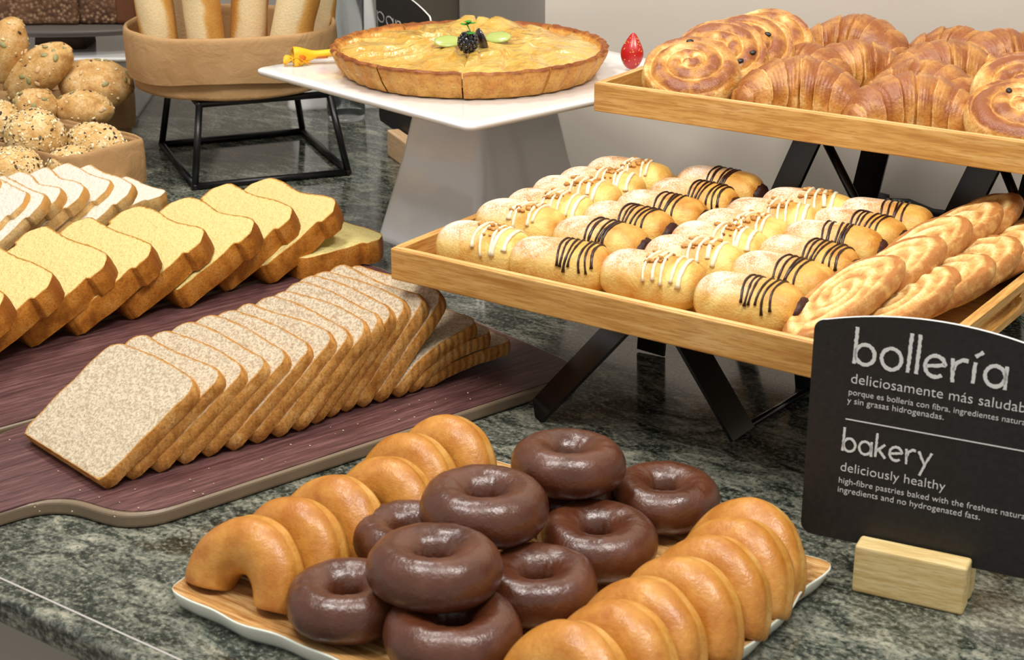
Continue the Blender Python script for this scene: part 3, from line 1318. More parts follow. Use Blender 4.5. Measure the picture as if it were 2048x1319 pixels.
# ------------------------------------------------------------------ palmiers
def palmier(seed):
    rnd = random.Random(seed)
    k = rnd.uniform(0, 50)
    L, Wd, T = .062, .0285, .0125
    m = MB()

    def hfun(X, Y):
        """X along, Y across; height and browning of the upper face"""
        wv = 1 + .10 * (X / L)
        e = sqrt((X / L) ** 2 * 1.0 + (Y / (Wd * wv)) ** 2)
        q = abs(Y) / (Wd * wv)
        ring = e * 3.6 + .2 * nz(X * 40 + k, Y * 40, 0) + .25 * atan2(Y, X)
        rid = .5 + .5 * cos(2 * pi * ring)
        seam = math.exp(-(Y / .0016) ** 2) * (.3 + .7 * ss(-L * .2, -L, X))
        hgt = T * (1 - .16 * e ** 4) + .0022 * rid - .002 * seam + .0008 * nz(X * 90 + k, Y * 90, 2)
        return hgt, .10 + .50 * (1 - rid) + .5 * ss(.8, 1.0, e) + .25 * nz(X * 60, Y * 60 + k, 4)

    def out(a, r):
        x, y = cos(a), sin(a)
        return Vector((sp(x, .9) * L * r, sp(y, .85) * Wd * (1 + .10 * x) * r * (1 + .05 * nz(x * 2 + k, y * 2, 0)), 0))

    def f(u, v):
        a = 2 * pi * u
        p = out(a, v)
        h, b = hfun(p.x, p.y)
        p.z = h
        return p, b
    m.grid(f, 72, 20, cu=True, flip=True)

    def g(u, v):
        a = 2 * pi * u
        p = out(a, 1 + .045 * sin(pi * v))
        q = out(a, 1)
        h, b = hfun(q.x, q.y)
        p.z = h * (1 - v)
        return p, .75 + .2 * nz(a * 5, v * 4, k)
    m.grid(g, 72, 5, cu=True, flip=True)
    m.grid(lambda u, v: (out(2 * pi * u, 1 - v * .999), .5), 72, 3, cu=True, flip=True)
    o = m.build('palmier', M['palmier'], weld=True)
    return o


PAL = [palmier(700 + i) for i in range(4)]
pal_used = set()
for col, pts, ln in (('row next to the rolls', [(1692, 594), (1776, 550), (1838, 508), (1896, 474), (1940, 455)], 14),
                     ('row next to the handle', [(1800, 602), (1868, 574), (1938, 538), (2002, 508), (2052, 480)], 9)):
    for i, (px, py) in enumerate(pts):
        src = PAL[(i + (len(pts) if 'handle' in col else 0)) % 4]
        z = TZ1 + .012 + .061 * sin(radians(ln))
        p = at(px, py, z + .004)
        if src.name not in pal_used:
            pal_used.add(src.name)
            o = src
        else:
            o = src.copy()
            COL.objects.link(o)
        o.location = (p.x, p.y, TZ1 + .0012 + .062 * sin(radians(ln)) + .028 * .24)
        roll_ = radians(-16 if 'rolls' in col else -12)
        o.rotation_mode = 'XYZ'
        R = Matrix.Rotation(A1 + pi / 2 + radians(random.uniform(-4, 4) - 8), 4, 'Z') @ Matrix.Rotation(-radians(ln), 4, 'Y') @ Matrix.Rotation(roll_, 4, 'X')
        o.rotation_euler = R.to_euler()
        tag(o, '%s golden palmier from the front in the %s' % (ORD[i], col), 'pastry', 'palmiers on the lower tray')


# ------------------------------------------------------------------ croissants and swirls
def croissant(seed, s=1.0):
    rnd = random.Random(seed)
    k = rnd.uniform(0, 50)
    m = MB()
    N, S = 110, 30
    spine_l = .056

    def f(u, v):
        q = 2 * u - 1
        a = q * 1.05
        cx, cy = spine_l * sin(a) / sin(1.05) * (1 - .02 * abs(q)), -.030 * (1 - cos(a)) / (1 - cos(1.05))
        body = max(0, 1 - abs(q) ** 1.75) ** .85
        r = .0075 + .0205 * body
        if abs(q) > .9:
            r *= sqrt(max(0.0, 1 - ((abs(q) - .9) / .1) ** 2)) * .98 + .02
        th = 2 * pi * v
        # overlapping layers spiral from the middle to both tips
        lay = abs(q) * 3.4 + .16 * sin(th + 1.2 * math.copysign(1, q)) + .06 * nz(q * 4 + k, cos(th), sin(th))
        fr = lay - math.floor(lay)
        step = .0042 * (1 - fr ** 1.5) * (.35 + .65 * body) * ss(0, .05, abs(q))
        fine = .0003 * sin(lay * 2 * pi * 5) + .0016 * nz(q * 5 + k, cos(th) * 2, sin(th) * 2)
        r2 = r + step + fine + .0012 * nz(q * 8 + k, cos(th) * 1.5, sin(th) * 1.5)
        tx, ty = cos(a), -.030 / (1 - cos(1.05)) * sin(a) / (spine_l / sin(1.05))
        nrm = Vector((-ty, 1 if True else 0, 0)).normalized()
        z = .0215 * (.45 + .55 * body) + .0 + r2 * .93 * sin(th)
        p = Vector((cx, cy, 0)) + nrm * (r2 * cos(th) * 1.1)
        p.z = max(z, .0003)
        bk = .30 + .45 * fr * .6 + .32 * ss(-.3, .7, sin(th)) - .25 * ss(.10, .0, fr) - .45 * ss(.15, -.6, sin(th)) * (sin(th * .5 + q) > -.2) + .25 * nz(q * 3 + k, cos(th), 7)
        return p, bk
    m.grid(f, N, S, cv=True)
    return m.build('croissant', M['croissant'], fix=True)


TZ2 = T2.z - TH_T + .0052
cro = [
    (1600, 180, 0, .0, .98, 14, 'croissant standing nearest the tray front beside the first swirl pastry'),
    (1614, 142, 0, .0, .86, -14, 'croissant tucked directly behind the front croissant next to the swirls'),
    (1706, 136, 0, .0, .88, 34, 'shiny croissant in the middle between the two croissant groups'),
    (1714, 90, 0, .0, 1.0, -6, 'rearmost dark glazed croissant of the group beside the swirls'),
    (1826, 216, 0, .0, 1.0, 16, 'front croissant of the second group with pale torn side'),
    (1858, 182, 0, .0, .92, -16, 'second croissant from the front in the far group'),
    (1890, 144, 0, .0, 1.0, 22, 'third croissant from the front in the far group, amber glazed'),
    (1916, 108, 0, .0, .9, -18, 'rear croissant of the far group partly hidden by its neighbours'),
    (2006, 118, 0, .0, .96, 30, 'dark brown croissant at the rear cut by the frame edge'),
]
for i, (px, py, dz, tl, s, yw, lab) in enumerate(cro):
    o = croissant(800 + i)
    z = TZ2
    p = at(px, py, z + .02 * s)
    o.location = (p.x, p.y, z)
    o.scale = (s, s, s)
    o.rotation_euler = (0, 0, A2 + radians(yw + 8))
    tag(o, lab, 'croissant', 'croissants on the upper tray')


def swirl(seed):
    rnd = random.Random(seed)
    k = rnd.uniform(0, 50)
    root = thing('swirl_pastry', None, 'pastry')
    m = MB()
    R, T, turns = .050, .027, 2.9

    def top(a, q):
        w = q * turns - a / (2 * pi)
        fr = w - math.floor(w)
        arch = (sin(pi * fr)) ** .55 if 0 < fr < 1 else 0
        hgt = T * (1 - .34 * q ** 2.4) + .0050 * arch + .0012 * nz(cos(a) * q * 8 + k, sin(a) * q * 8, 0)
        return hgt, .30 + .30 * arch + .85 * arch * nz(cos(a) * 1.5 + k, sin(a) * 1.5, q * 3) - .22 * (1 - arch) * (.6 + nz(cos(a) * 2 + k, sin(a) * 2, 9)) + .2 * ss(0, .6, q) * ss(-.5, 1, sin(a + k))

    def rad(a):
        return R * (1 + .03 * sin(a + k) + .03 * nz(cos(a) * 1.5 + k, sin(a) * 1.5, 2))

    def f(u, v):
        a = 2 * pi * u
        h, b = top(a, v)
        return Vector((rad(a) * v * cos(a), rad(a) * v * sin(a), h)), b
    m.grid(f, 96, 44, cu=True, flip=True)

    def g(u, v):
        a = 2 * pi * u
        h, b = top(a, 1)
        r = rad(a) * (1 + .06 * sin(pi * v * .9))
        return Vector((r * cos(a), r * sin(a), h * (1 - v))), .35 - .5 * v
    m.grid(g, 96, 8, cu=True, flip=True)
    m.grid(lambda u, v: (Vector((rad(2 * pi * u) * (1 - v * .999) * cos(2 * pi * u), rad(2 * pi * u) * (1 - v * .999) * sin(2 * pi * u), 0)), .2), 96, 2, cu=True, flip=True)
    m.build('dough_spiral', M['swirl'], root, weld=True)
    for j in range(1 + seed % 2):
        a, q = rnd.uniform(0, 6.28), rnd.uniform(.3, .85)
        h, b = top(a, q)
        c = MB()
        c.ball((rad(a) * q * cos(a), rad(a) * q * sin(a), h + .0005), (.0042, .003, .0022), 10, 7)
        c.build('raisin', M['raisin'], root, fix=True)
    return root


sw = [(1380, 128, 27, .84, 'front glazed swirl pastry in the leaning row, spiral fully visible'),
      (1440, 104, 33, .86, 'second glazed swirl pastry behind the front one of the leaning row'),
      (1490, 90, 36, .86, 'third glazed swirl pastry in the leaning row'),
      (1536, 80, 36, .84, 'rearmost glazed swirl pastry of the leaning row'),
      (2052, 172, 30, .86, 'swirl pastry leaning behind the pale one at the tray\'s cut off end'),
      (2048, 212, 20, .86, 'pale swirl pastry nearest the tray front at the cut off end')]
for i, (px, py, tilt, s, lab) in enumerate(sw):
    o = swirl(900 + i)
    tl = radians(tilt)
    zc = TZ2 + .0505 * s * sin(tl) + .001
    R = Matrix.Rotation(radians(-14), 4, 'Z') @ Matrix.Rotation(tl, 4, 'X') @ Matrix.Rotation(random.uniform(0, 6), 4, 'Z')
    o.rotation_euler = R.to_euler()
    nrm = (R @ Vector((0, 0, 1)))
    p = at(px, py, zc + .023 * s * nrm.z)
    o.location = Vector((p.x, p.y, zc)) - Vector((nrm.x, nrm.y, 0)) * .023 * s
    o.scale = (s, s, s)
    tag(o, lab, 'pastry', 'swirl pastries on the upper tray')


# ------------------------------------------------------------------ signs
def GL(ch):
    circ = lambda cx, cy, r, a0, a1, n=22: [(cx + r * cos(radians(a0 + (a1 - a0) * k / n)), cy + r * sin(radians(a0 + (a1 - a0) * k / n))) for k in range(n + 1)]
    return {
        'b': (1.05, [[(.04, 1.75), (.0, 0)], circ(.52, .5, .48, 170, -190)]),
        'o': (1.08, [circ(.54, .5, .5, 100, -260)]),
        'l': (.16, [[(.10, 1.85), (.04, 0)]]),
        'e': (1.08, [[(.06, .45), (.98, .62)] + circ(.52, .5, .5, 15, 312)]),
        'r': (.72, [[(.0, 1.0), (.06, -.1)], [(.05, .45), (.18, .8), (.45, 1.0), (.74, .98)]]),
        'í': (.32, [[(.10, .98), (.06, 0)], [(.08, 1.25), (.42, 1.50)]]),
        'a': (1.10, [circ(.5, .5, .48, 40, -320), [(1.0, 1.02), (1.02, -.05)]]),
        'k': (.85, [[(.04, 1.75), (.0, 0)], [(.72, 1.0), (.05, .45)], [(.25, .58), (.8, 0)]]),
        'y': (1.0, [[(.0, 1.0), (.50, .12)], [(1.02, 1.0), (.62, .25), (.2, -.75)]]),
        'p': (1.05, [[(.0, 1.0), (.04, -.75)], circ(.52, .5, .48, 170, -190)]),
        'n': (.95, [[(.0, 1.0), (.02, 0)], [(.02, .6), (.25, .95), (.55, 1.0), (.8, .75), (.85, 0)]]),
        's': (.75, [[(.7, .85), (.4, 1.0), (.1, .8), (.2, .58), (.55, .42), (.68, .2), (.4, .0), (.05, .12)]]),
    }[ch]


def chalk_text(text, x, z, width, xh, half, seed):
    """hand drawn strokes as flat ribbons in the (x, z) plane; y towards the reader is negative"""
    rnd = random.Random(seed)
    gap = .26
    tot = sum(GL(c)[0] for c in text) + gap * (len(text) - 1)
    sx = width / tot
    m = MB()
    cx = x
    for ch in text:
        w, strokes = GL(ch)
        for st in strokes:
            P = []
            for a, b in zip(st, st[1:]):
                n = max(2, int(12 * math.hypot(b[0] - a[0], b[1] - a[1])))
                P += [(a[0] + (b[0] - a[0]) * k / n, a[1] + (b[1] - a[1]) * k / n) for k in range(n)]
            P.append(st[-1])
            P = [Vector((cx + p[0] * sx, z + p[1] * xh)) for p in P]
            vs, fs = [], []
            for i, p in enumerate(P):
                t = (P[min(i + 1, len(P) - 1)] - P[max(i - 1, 0)]).normalized()
                nn = Vector((-t.y, t.x)) * half
                a, b = p + nn * rnd.uniform(.7, 1.15), p - nn * rnd.uniform(.7, 1.15)
                for q in (a, b):
                    vs.append((q.x, -.00035, q.y))
                for q in (b, a):
                    vs.append((q.x, .0002, q.y))
                if i:
                    o = (i - 1) * 4
                    for e in range(4):
                        fs.append((o + e, o + (e + 1) % 4, o + 4 + (e + 1) % 4, o + 4 + e))
            n = len(vs)
            fs += [(3, 2, 1, 0), (n - 4, n - 3, n - 2, n - 1)]
            m.add(vs, fs, False)
        cx += (w + gap) * sx
    return m


def text_mesh(name, full, vis, x, z, width, m, parent):
    """printed line: sized so that the string VIS is WIDTH wide"""
    def make(s, size):
        c = bpy.data.curves.new('text', 'FONT')
        c.body = s
        c.size = size
        c.extrude = .00012
        c.offset = -size * .012
        c.resolution_u = 3
        o = bpy.data.objects.new('text', c)
        COL.objects.link(o)
        bpy.context.view_layer.update()
        return o
    o = make(vis, .01)
    size = .01 * width / max(1e-6, o.dimensions.x)
    c = o.data
    bpy.data.objects.remove(o)
    bpy.data.curves.remove(c)
    o = make(full, size)
    dg = bpy.context.evaluated_depsgraph_get()
    me = bpy.data.meshes.new_from_object(o.evaluated_get(dg))
    c = o.data
    bpy.data.objects.remove(o)
    bpy.data.curves.remove(c)
    for v in me.vertices:
        v.co = Vector((x + v.co.x, -.0001 - v.co.z, z + v.co.y))
    me.materials.clear()
    me.materials.append(m)
    me.name = name
    r = bpy.data.objects.new(name, me)
    COL.objects.link(r)
    r.parent = parent
    return r


def sign_stand(label, blabel, B0, ang, blockmat, far):
    """B0: left end of the block's front bottom edge; the card stands in a slot of the wooden block"""
    u, n = Vector((cos(ang), sin(ang), 0)), Vector((-sin(ang), cos(ang), 0))
    BLn, BH, BD = .0705, .0335, .036
    blk = thing('sign_block', blabel, 'sign holder', B0, (0, 0, ang))
    m = MB()
    m.box((BLn / 2, .008, BH / 2), (BLn, .016, BH))
    m.build('front_half', blockmat, blk, bevel=.002)
    m = MB()
    m.box((BLn / 2, .0285, BH / 2), (BLn, .015, BH))
    m.build('back_half', blockmat, blk, bevel=.002)
    m = MB()
    m.box((BLn / 2, .0184, .0125), (BLn - .004, .0052, .0245))
    m.build('slot_core', blockmat, blk)
    P0 = B0 + n * .0182
    root = thing('menu_sign', label, 'sign', P0 + Vector((0, 0, .0256)), (0, 0, ang))
    X0, X1, Z1 = (-.084, .120, .166) if far else (-.0405, .1115, .1465)

    def arc(x):
        q = (x - X0) / (X1 - X0)
        return Z1 + .012 * 4 * q * (1 - q)
    pts = []
    r = .0075
    for k in range(7):
        a = pi + k * pi / 12
        pts.append((X0 + r + r * cos(a), r + r * sin(a)))
    for k in range(7):
        a = 1.5 * pi + k * pi / 12
        pts.append((X1 - r + r * cos(a), r + r * sin(a)))
    for k in range(7):
        a = k * pi / 12
        pts.append((X1 - r + r * cos(a), arc(X1 - r) - r + r * sin(a)))
    for k in range(1, 24):
        x = X1 - r + (X0 - X1 + 2 * r) * k / 24
        pts.append((x, arc(x)))
    for k in range(7):
        a = pi / 2 + k * pi / 12
        pts.append((X0 + r + r * cos(a), arc(X0 + r) - r + r * sin(a)))
    N = len(pts)
    m = MB()
    m.add([(p[0], -.0008, p[1]) for p in pts] + [(p[0], .0012, p[1]) for p in pts],
          [tuple(range(N)), tuple(range(2 * N - 1, N - 1, -1))], False)
    m.build('black_card', M['card'], root, fix=False)
    m = MB()
    m.add([(p[0], -.0008, p[1]) for p in pts] + [(p[0], .0012, p[1]) for p in pts],
          [(i, N + i, N + (i + 1) % N, (i + 1) % N) for i in range(N)], False)
    m.build('pale_card_edge', M['card_edge'], root, fix=True)['label'] = 'pale cut edge of the card'
    Np = n

    def loc(px, py):
        p = onplane(px, py, P0, Np) - root.location
        return p.dot(u), p.z
    return root, loc


SA = radians(-26.2)
root, sl = sign_stand('large black chalk style menu sign reading bollería and bakery beside the donuts',
                      'pale pine block holding the large bakery sign', at(1702, 1182, 0), SA, M['block'], False)
YO = -.0008


def put(o):
    o.location.y = YO
    return o


xa, za = sl(1709, 724); xb, _ = sl(2014, 775)
o = chalk_text('bollería', xa, za - .0005, xb - xa, .0138, .0012, 1).build('chalk_heading', M['chalk'], root, fix=True); put(o)
o['label'] = 'white chalk heading bollería'


def line(full, vis, p0, p1):
    x0, z0 = sl(*p0)
    x1, _ = sl(*p1)
    o = text_mesh('printed_line', full, vis, x0, z0, x1 - x0, M['print'], root)
    put(o)
    o['label'] = 'white printed line: ' + full.replace('.', '')
    return o


line('deliciosamente más saludable', 'deliciosamente más saludab', (1701, 764), (2049, 826))
line('porque es bollería con fibra, ingredientes naturales', 'porque es bollería con fibra, ingredientes natura', (1697, 787), (2050, 850))
line('y sin grasas hidrogenadas.', 'y sin grasas hidrogenadas.', (1695, 804), (1887, 839))
x0, z0 = sl(1692, 836)
m = MB(); m.box(((x0 + .108) / 2, -.0001, z0), (.108 - x0, .0004, .0006)); put(m.build('rule_line', M['print'], root))
xa, za = sl(1686, 898); xb, _ = sl(1862, 925)
o = chalk_text('bakery', xa, za - .0005, xb - xa, .0092, .0008, 2).build('chalk_heading', M['chalk'], root, fix=True); put(o)
o['label'] = 'white chalk heading bakery'
line('deliciously healthy', 'deliciously healthy', (1680, 939), (1889, 976))
line('high-fibre pastries baked with the freshest natural', 'high-fibre pastries baked with the freshest natura', (1677, 963), (2050, 1029))
line('ingredients and no hydrogenated fats.', 'ingredients and no hydrogenated fats.', (1675, 981), (1959, 1033))

b0 = at(775, 311, 0)
b1 = at(818, 343, 0)
SA2 = atan2(b1.y - b0.y, b1.x - b0.x)
root, sl = sign_stand('small black menu sign half hidden behind the pear tart', 'light beech block behind the cake stand holding the hidden sign',
                      b0, SA2, M['block_far'], True)
xa, za = sl(756, 40)
xb, zb = sl(842, 66)
o = chalk_text('panse', xa, za, xb - xa, .0125, .0008, 3).build('chalk_heading', M['chalk'], root, fix=True); put(o)


# ------------------------------------------------------------------ cake stands
def cake_stand(label, c, ang, size, z, stem_b, stem_t, th=.0085):
    root = thing('cake_stand', label, 'cake stand', (c[0], c[1], 0), (0, 0, ang))
    h = size / 2
    m = MB()
    loft(m, [(rsquare(h - .012, .006), z - th), (rsquare(h - .002, .010), z - th * .75), (rsquare(h, .011), z - .0025), (rsquare(h - .0008, .011), z - .0006),
             (rsquare(h - .0025, .010), z), (rsquare(h - .016, .008), z - .0008)])
    o = m.build('square_plate', M['white_ceramic'], root, fix=True)
    m = MB()
    loft(m, [(rsquare(stem_b - .001, .012), 0), (rsquare(stem_b, .013), .002), (rsquare(stem_b * .97 + stem_t * .03, .013), .006), (rsquare((stem_b + stem_t) / 2 - .004, .011), z * .5),
             (rsquare(stem_t, .010), z - th - .012), (rsquare(stem_t + .006, .010), z - th + .0005)])
    o = m.build('pedestal', M['white_ceramic'], root, fix=True)
    e = o.modifiers.new('e', 'EDGE_SPLIT')
    e.split_angle = radians(50)
    return root


CSZ = .1813
CSC = Vector((-.0272, 1.673, 0))
CSA = radians(42.2)
cake_stand('white square ceramic cake stand carrying the pear tart', CSC, CSA, .339, CSZ, .085, .052)
cake_stand('white square ceramic stand behind the paper bags under the dark rye loaf', at(150, 118, .10) * 1.0 + Vector((-.035, .172, 0)), radians(3), .34, .10, .085, .055)
p = (at(567, 222, 0) + at(755, 216, 0)) / 2
cake_stand('white square pedestal stand at the rear behind the baguette bag', (p.x, p.y + .07, 0), radians(8), .20, .33, .070, .045)

# ------------------------------------------------------------------ pear tart
TC = Vector((-.042, 1.667, CSZ))
TR_, TBR, THT = .1405, .127, .0265
NS = 10
CUT0 = radians(-92)


def tart():
    root = thing('pear_tart', 'round golden pear tart cut into wedges on the white cake stand', 'tart', TC)
    prof_o = [(TBR - .02, .0002), (TBR - .002, .0004), (TBR, .002), ((TBR + TR_) / 2 + .001, THT * .5), (TR_ - .001, THT - .003), (TR_, THT),
              (TR_ - .002, THT + .0022), (TR_ - .006, THT + .001), (TR_ - .009, THT - .004), (TR_ - .011, THT - .009), (TR_ - .03, THT - .010)]
    for w in range(NS):
        a0 = CUT0 + 2 * pi * w / NS + .006
        a1 = CUT0 + 2 * pi * (w + 1) / NS - .006
        m = MB()
        n = len(prof_o)
        NA = 26
        sc = random.uniform(.985, 1.012)

        def f(u, v):
            a = a0 + (a1 - a0) * u
            j = v * (n - 1)
            i = min(int(j), n - 2)
            t = j - i
            r = prof_o[i][0] * (1 - t) + prof_o[i + 1][0] * t
            z = prof_o[i][1] * (1 - t) + prof_o[i + 1][1] * t
            outer = ss(.05, .2, v) * ss(.75, .5, v)
            r += outer * (.0016 * sp(cos(a * 36), .5)) + .0012 * nz(cos(a) * 22, sin(a) * 22, z * 120)
            z += .0016 * nz(cos(a) * 16, sin(a) * 16, 5) * ss(.35, .5, v) * ss(.9, .7, v)
            r *= sc
            return Vector((r * cos(a), r * sin(a), z)), .22 + .6 * ss(THT * .88, THT + .001, z) * ss(.2, .42, v) * ss(.85, .7, v)
        m.grid(f, NA, 40)
        # closed ends of the wedge's rim
        for a in (a0, a1):
            pts = [Vector((q[0] * sc * cos(a), q[0] * sc * sin(a), q[1])) for q in prof_o] + [Vector(((TBR - .02) * sc * cos(a), (TBR - .02) * sc * sin(a), .01))]
            m.add(pts, [tuple(range(len(pts)))], False)
        m.build('crust_wedge', M['tart_crust'], root, fix=True)
    m = MB()

    def g(u, v):
        a = 2 * pi * u
        q = v
        r = (TR_ - .0085) * q
        X, Y = cos(a) * q, sin(a) * q
        z = THT - .006 + .009 * (1 - q ** 2)
        # overlapping fans of pear slices: every slice rises to its free edge
        bw = 0.0
        for (r0, r1, cnt, ph) in ((.40, 1.06, 17, .1), (-.2, .52, 9, .6)):
            wgt = ss(r0, r0 + .10, q) * ss(r1, r1 - .06, q)
            ww = a / (2 * pi) * cnt + ph + .30 * nz(X * 3.2, Y * 3.2, ph * 9) + .22 * sin(3 * q * pi)
            fr = ww - math.floor(ww)
            z += wgt * (.0040 * fr ** 1.3 * ss(1.0, .93, fr) + .0010 * sin(pi * fr))
            bw = max(bw, wgt * (.85 * ss(.30, .0, fr) * (.4 + .8 * nz(X * 4, Y * 4, 3 + ph)) + .25 * ss(.8, 1, fr)))
        z += .0022 * nz(X * 6, Y * 6, 1) + .0010 * nz(X * 17, Y * 17, 2)
        z += .0125 * math.exp(-((X - .06) / .34) ** 2 - ((Y - .78) / .17) ** 2)
        wd = ((a - CUT0) / (2 * pi / NS)) % 1
        dist = min(wd, 1 - wd) * 2 * pi / NS * r
        z -= .005 * math.exp(-(dist / .0010) ** 2) * ss(.1, .25, q)
        return Vector((r * cos(a), r * sin(a), z)), bw + .35 * ss(.93, 1, q)
    m.grid(g, 360, 90, cu=True, flip=True)
    m.grid(lambda u, v: (Vector(((TR_ - .0085) * cos(2 * pi * u), (TR_ - .0085) * sin(2 * pi * u), (THT - .006) * (1 - v) + .012 * v)), .3), 180, 2, cu=True, flip=True)
    m.build('pear_filling', M['pear'], root)
    return root


tart()
TOPZ = CSZ + THT + .0052


def onfill(px, py, dz=0.0):
    return at(px, py, TOPZ + dz)


p = onfill(936, 88, .008)
m = MB()
m.ball((0, 0, 0), .0088, 16, 12)
for k in range(60):
    t = math.acos(1 - 2 * (k + .5) / 60)
    a = pi * (1 + 5 ** .5) * k
    m.ball((.0092 * sin(t) * cos(a), .0092 * sin(t) * sin(a), .0092 * cos(t) * 1.05), .0019, 7, 5)
o = m.build('blackberry', M['berry'], fix=True)
o.location = (p.x, p.y, TOPZ + .0098)
tag(o, 'glossy blackberry in the middle of the pear tart', 'berry')

p = onfill(966, 78, .009)
root = thing('grape_half', 'halved dark grape leaning against the blackberry on the tart', 'grape', (p.x, p.y, TOPZ + .0095), (radians(8), radians(-22), radians(20)))
m = MB()
m.ball((0, 0, 0), (.0075, .0090, .0115), 18, 12, lambda d, q: Vector((min(q.x, .0004), q.y, q.z)))
m.build('grape_skin', M['grape'], root, fix=True)
m = MB()
m.ball((.0006, 0, 0), (.0006, .0080, .0104), 18, 10)
m.build('cut_face', M['grape_cut'], root, fix=True)

for (px, py, rz, lab) in ((896, 84, 20, 'pale green kiwi slice on the tart at the blackberry\'s outer side'), (996, 76, -25, 'pale green kiwi slice on the tart beyond the halved grape')):
    p = onfill(px, py, .004)
    m = MB()
    m.ball((0, 0, 0), (.0145, .0095, .0026), 22, 9, lambda d, q: Vector((q.x, q.y, q.z + .002 * d.x)))
    o = m.build('kiwi_slice', M['kiwi'], fix=True)
    o.location = (p.x, p.y, TOPZ + .0048)
    o.rotation_euler = (radians(26), radians(6), radians(rz))
    tag(o, lab, 'kiwi', 'kiwi slices on the tart')

p = onfill(938, 66, .02)
root = thing('mint_sprig', 'tiny bright green mint sprig on top of the blackberry', 'herb', (p.x, p.y, TOPZ + .0205))
m = MB(); m.tube([(0, 0, -.003), (.001, 0, .002), (-.002, .001, .008)], .0006, 6); m.build('stem', M['mint'], root)
for k, (x, y, z, a) in enumerate([(.002, -.003, .0, .4), (-.004, 0, .008, 2.6), (.002, .001, .009, .3), (-.001, -.002, .011, 4.2)]):
    m = MB()
    m.ball((x, y, z), (.0052, .0033, .0008), 10, 6, lambda d, q: Vector((q.x, q.y, q.z + 18 * q.x * q.x)), Matrix.Rotation(a, 3, 'Z'))
    m.build('leaf', M['mint'], root, fix=True)

# strawberry half and yellow flower on the cake stand plate
p = at(1262, 140, CSZ)
root = thing('strawberry_slice', 'red strawberry slice standing on the cake stand plate behind the upper tray', 'strawberry', (p.x, p.y, CSZ + .0007), (radians(-8), 0, radians(-25)))
m = MB()


def straw(d, q):
    k = 1 - .42 * ss(-.2, 1, d.z)
    return Vector((q.x * k, q.y * k if q.y < 0 else q.y * .15, q.z))


m.ball((0, 0, .0185), (.0125, .010, .0185), 24, 16, straw)
m.build('red_flesh', M['strawberry'], root, fix=True)
m = MB()
for k in range(34):
    z = random.uniform(-.75, .85)
    a = random.uniform(pi * 1.08, pi * 1.92)
    r = sqrt(1 - z * z) * (1 - .42 * ss(-.2, 1, z))
    m.ball((.0125 * r * cos(a), .010 * r * sin(a), .0185 + .0185 * z), .0006, 6, 4)
m.build('seeds', M['straw_seed'], root, fix=True)

p = at(598, 128, CSZ)
root = thing('yellow_flower', 'yellow orange squash blossom lying at the cake stand\'s corner', 'flower', (p.x, p.y, CSZ + .0005), (0, 0, radians(14)))
m = MB()


def trumpet(u, v):
    a = 2 * pi * u
    r = .0052 + .0085 * ss(.55, 1, v) * (1 + .25 * cos(3 * a))
    x = .052 - .058 * v
    return Vector((x, r * cos(a), .0075 + r * .75 * sin(a) + .003 * (1 - v))), .2 + .2 * v


m.grid(trumpet, 32, 16, cu=True)
m.grid(lambda u, v: (Vector((.030 - .030 * v, (.0048 + .0075 * ss(.55, 1, v)) * cos(2 * pi * u), .0075 + (.0045 + .006 * ss(.55, 1, v)) * .72 * sin(2 * pi * u))), 1.0), 28, 12, cu=True, flip=True)
m.build('petal_tube', M['petal'], root, fix=False)
for k, (a, l) in enumerate(((-2.5, .020), (-1.4, .018), (-.75, .020))):
    m = MB()

    def pet(u, v, a=a, l=l):
        s = (v - .5) * 2
        w = .008 * sin(pi * min(1, .15 + .85 * u)) ** .6
        b = Vector((-.003 + l * u * cos(a) * .8, -.003 + l * u * sin(a) * .45, .0055 + .004 * sin(pi * u) - .0048 * u))
        return b + Vector((-sin(a), cos(a), 0)) * (w * s) + Vector((0, 0, .0022 * s * s)), .5 + .25 * u
    m.grid(pet, 14, 10)
    o = m.build('petal', M['petal'], root)
    sld = o.modifiers.new('s', 'SOLIDIFY')
    sld.thickness = .0008


# ------------------------------------------------------------------ paper bags, wire stand, baguettes, rolls
def paper_bag(label, c, rot, rx, ry, e, z0, hb, hc, seed, cuff_gap=.004):
    """open kraft bag: body up to the rim, its top folded outwards as a cuff"""
    root = thing('paper_bag', label, 'paper bag', (c[0], c[1], z0), (0, 0, rot))

    def ring(a, k):
        x, y = sp(cos(a), e), sp(sin(a), e)
        return Vector((x * rx * k, y * ry * k, 0))

    def wr(a, z, amp):
        return 1 + amp * (nz(cos(a) * 3 + seed, sin(a) * 3, z * 18) + .5 * nz(cos(a) * 8 + seed, sin(a) * 8, z * 40))
    m = MB()

    def body(u, v):
        a = 2 * pi * u
        if v < .15:
            k, z = .93 * v / .15, .0004
        else:
            q = (v - .15) / .85
            k, z = .93 + .035 * q, .0004 + (hb - .002) * q
        p = ring(a, k * wr(a, z, .015 if v > .1 else .0))
        p.z = z
        return p
    m.grid(body, 96, 20, cu=True, flip=True)
    m.build('bag_body', M['paper'], root, weld=True).modifiers.new('s', 'SOLIDIFY').thickness = .0008
    m = MB()

    def cuff(u, v):
        a = 2 * pi * u
        rimz = hb + .004 * nz(cos(a) * 1.5 + seed, sin(a) * 1.5, 3)
        if v < .25:
            q = v / .25
            k, z = .955 - 0.0 * q, rimz - .03 * (1 - q)
        elif v < .4:
            q = (v - .25) / .15
            k, z = .955 + .045 * q, rimz + .0025 * sin(pi * q)
        else:
            q = (v - .4) / .6
            k, z = 1.0 + .012 * sin(pi * q) + .0 * q, rimz - hc * q * (1 + .05 * sin(a * 3 + seed))
        p = ring(a, k * wr(a, z, .012))
        p.z = z
        return p
    m.grid(cuff, 110, 22, cu=True, flip=False)
    m.build('folded_cuff', M['paper'], root, fix=False)
    return root


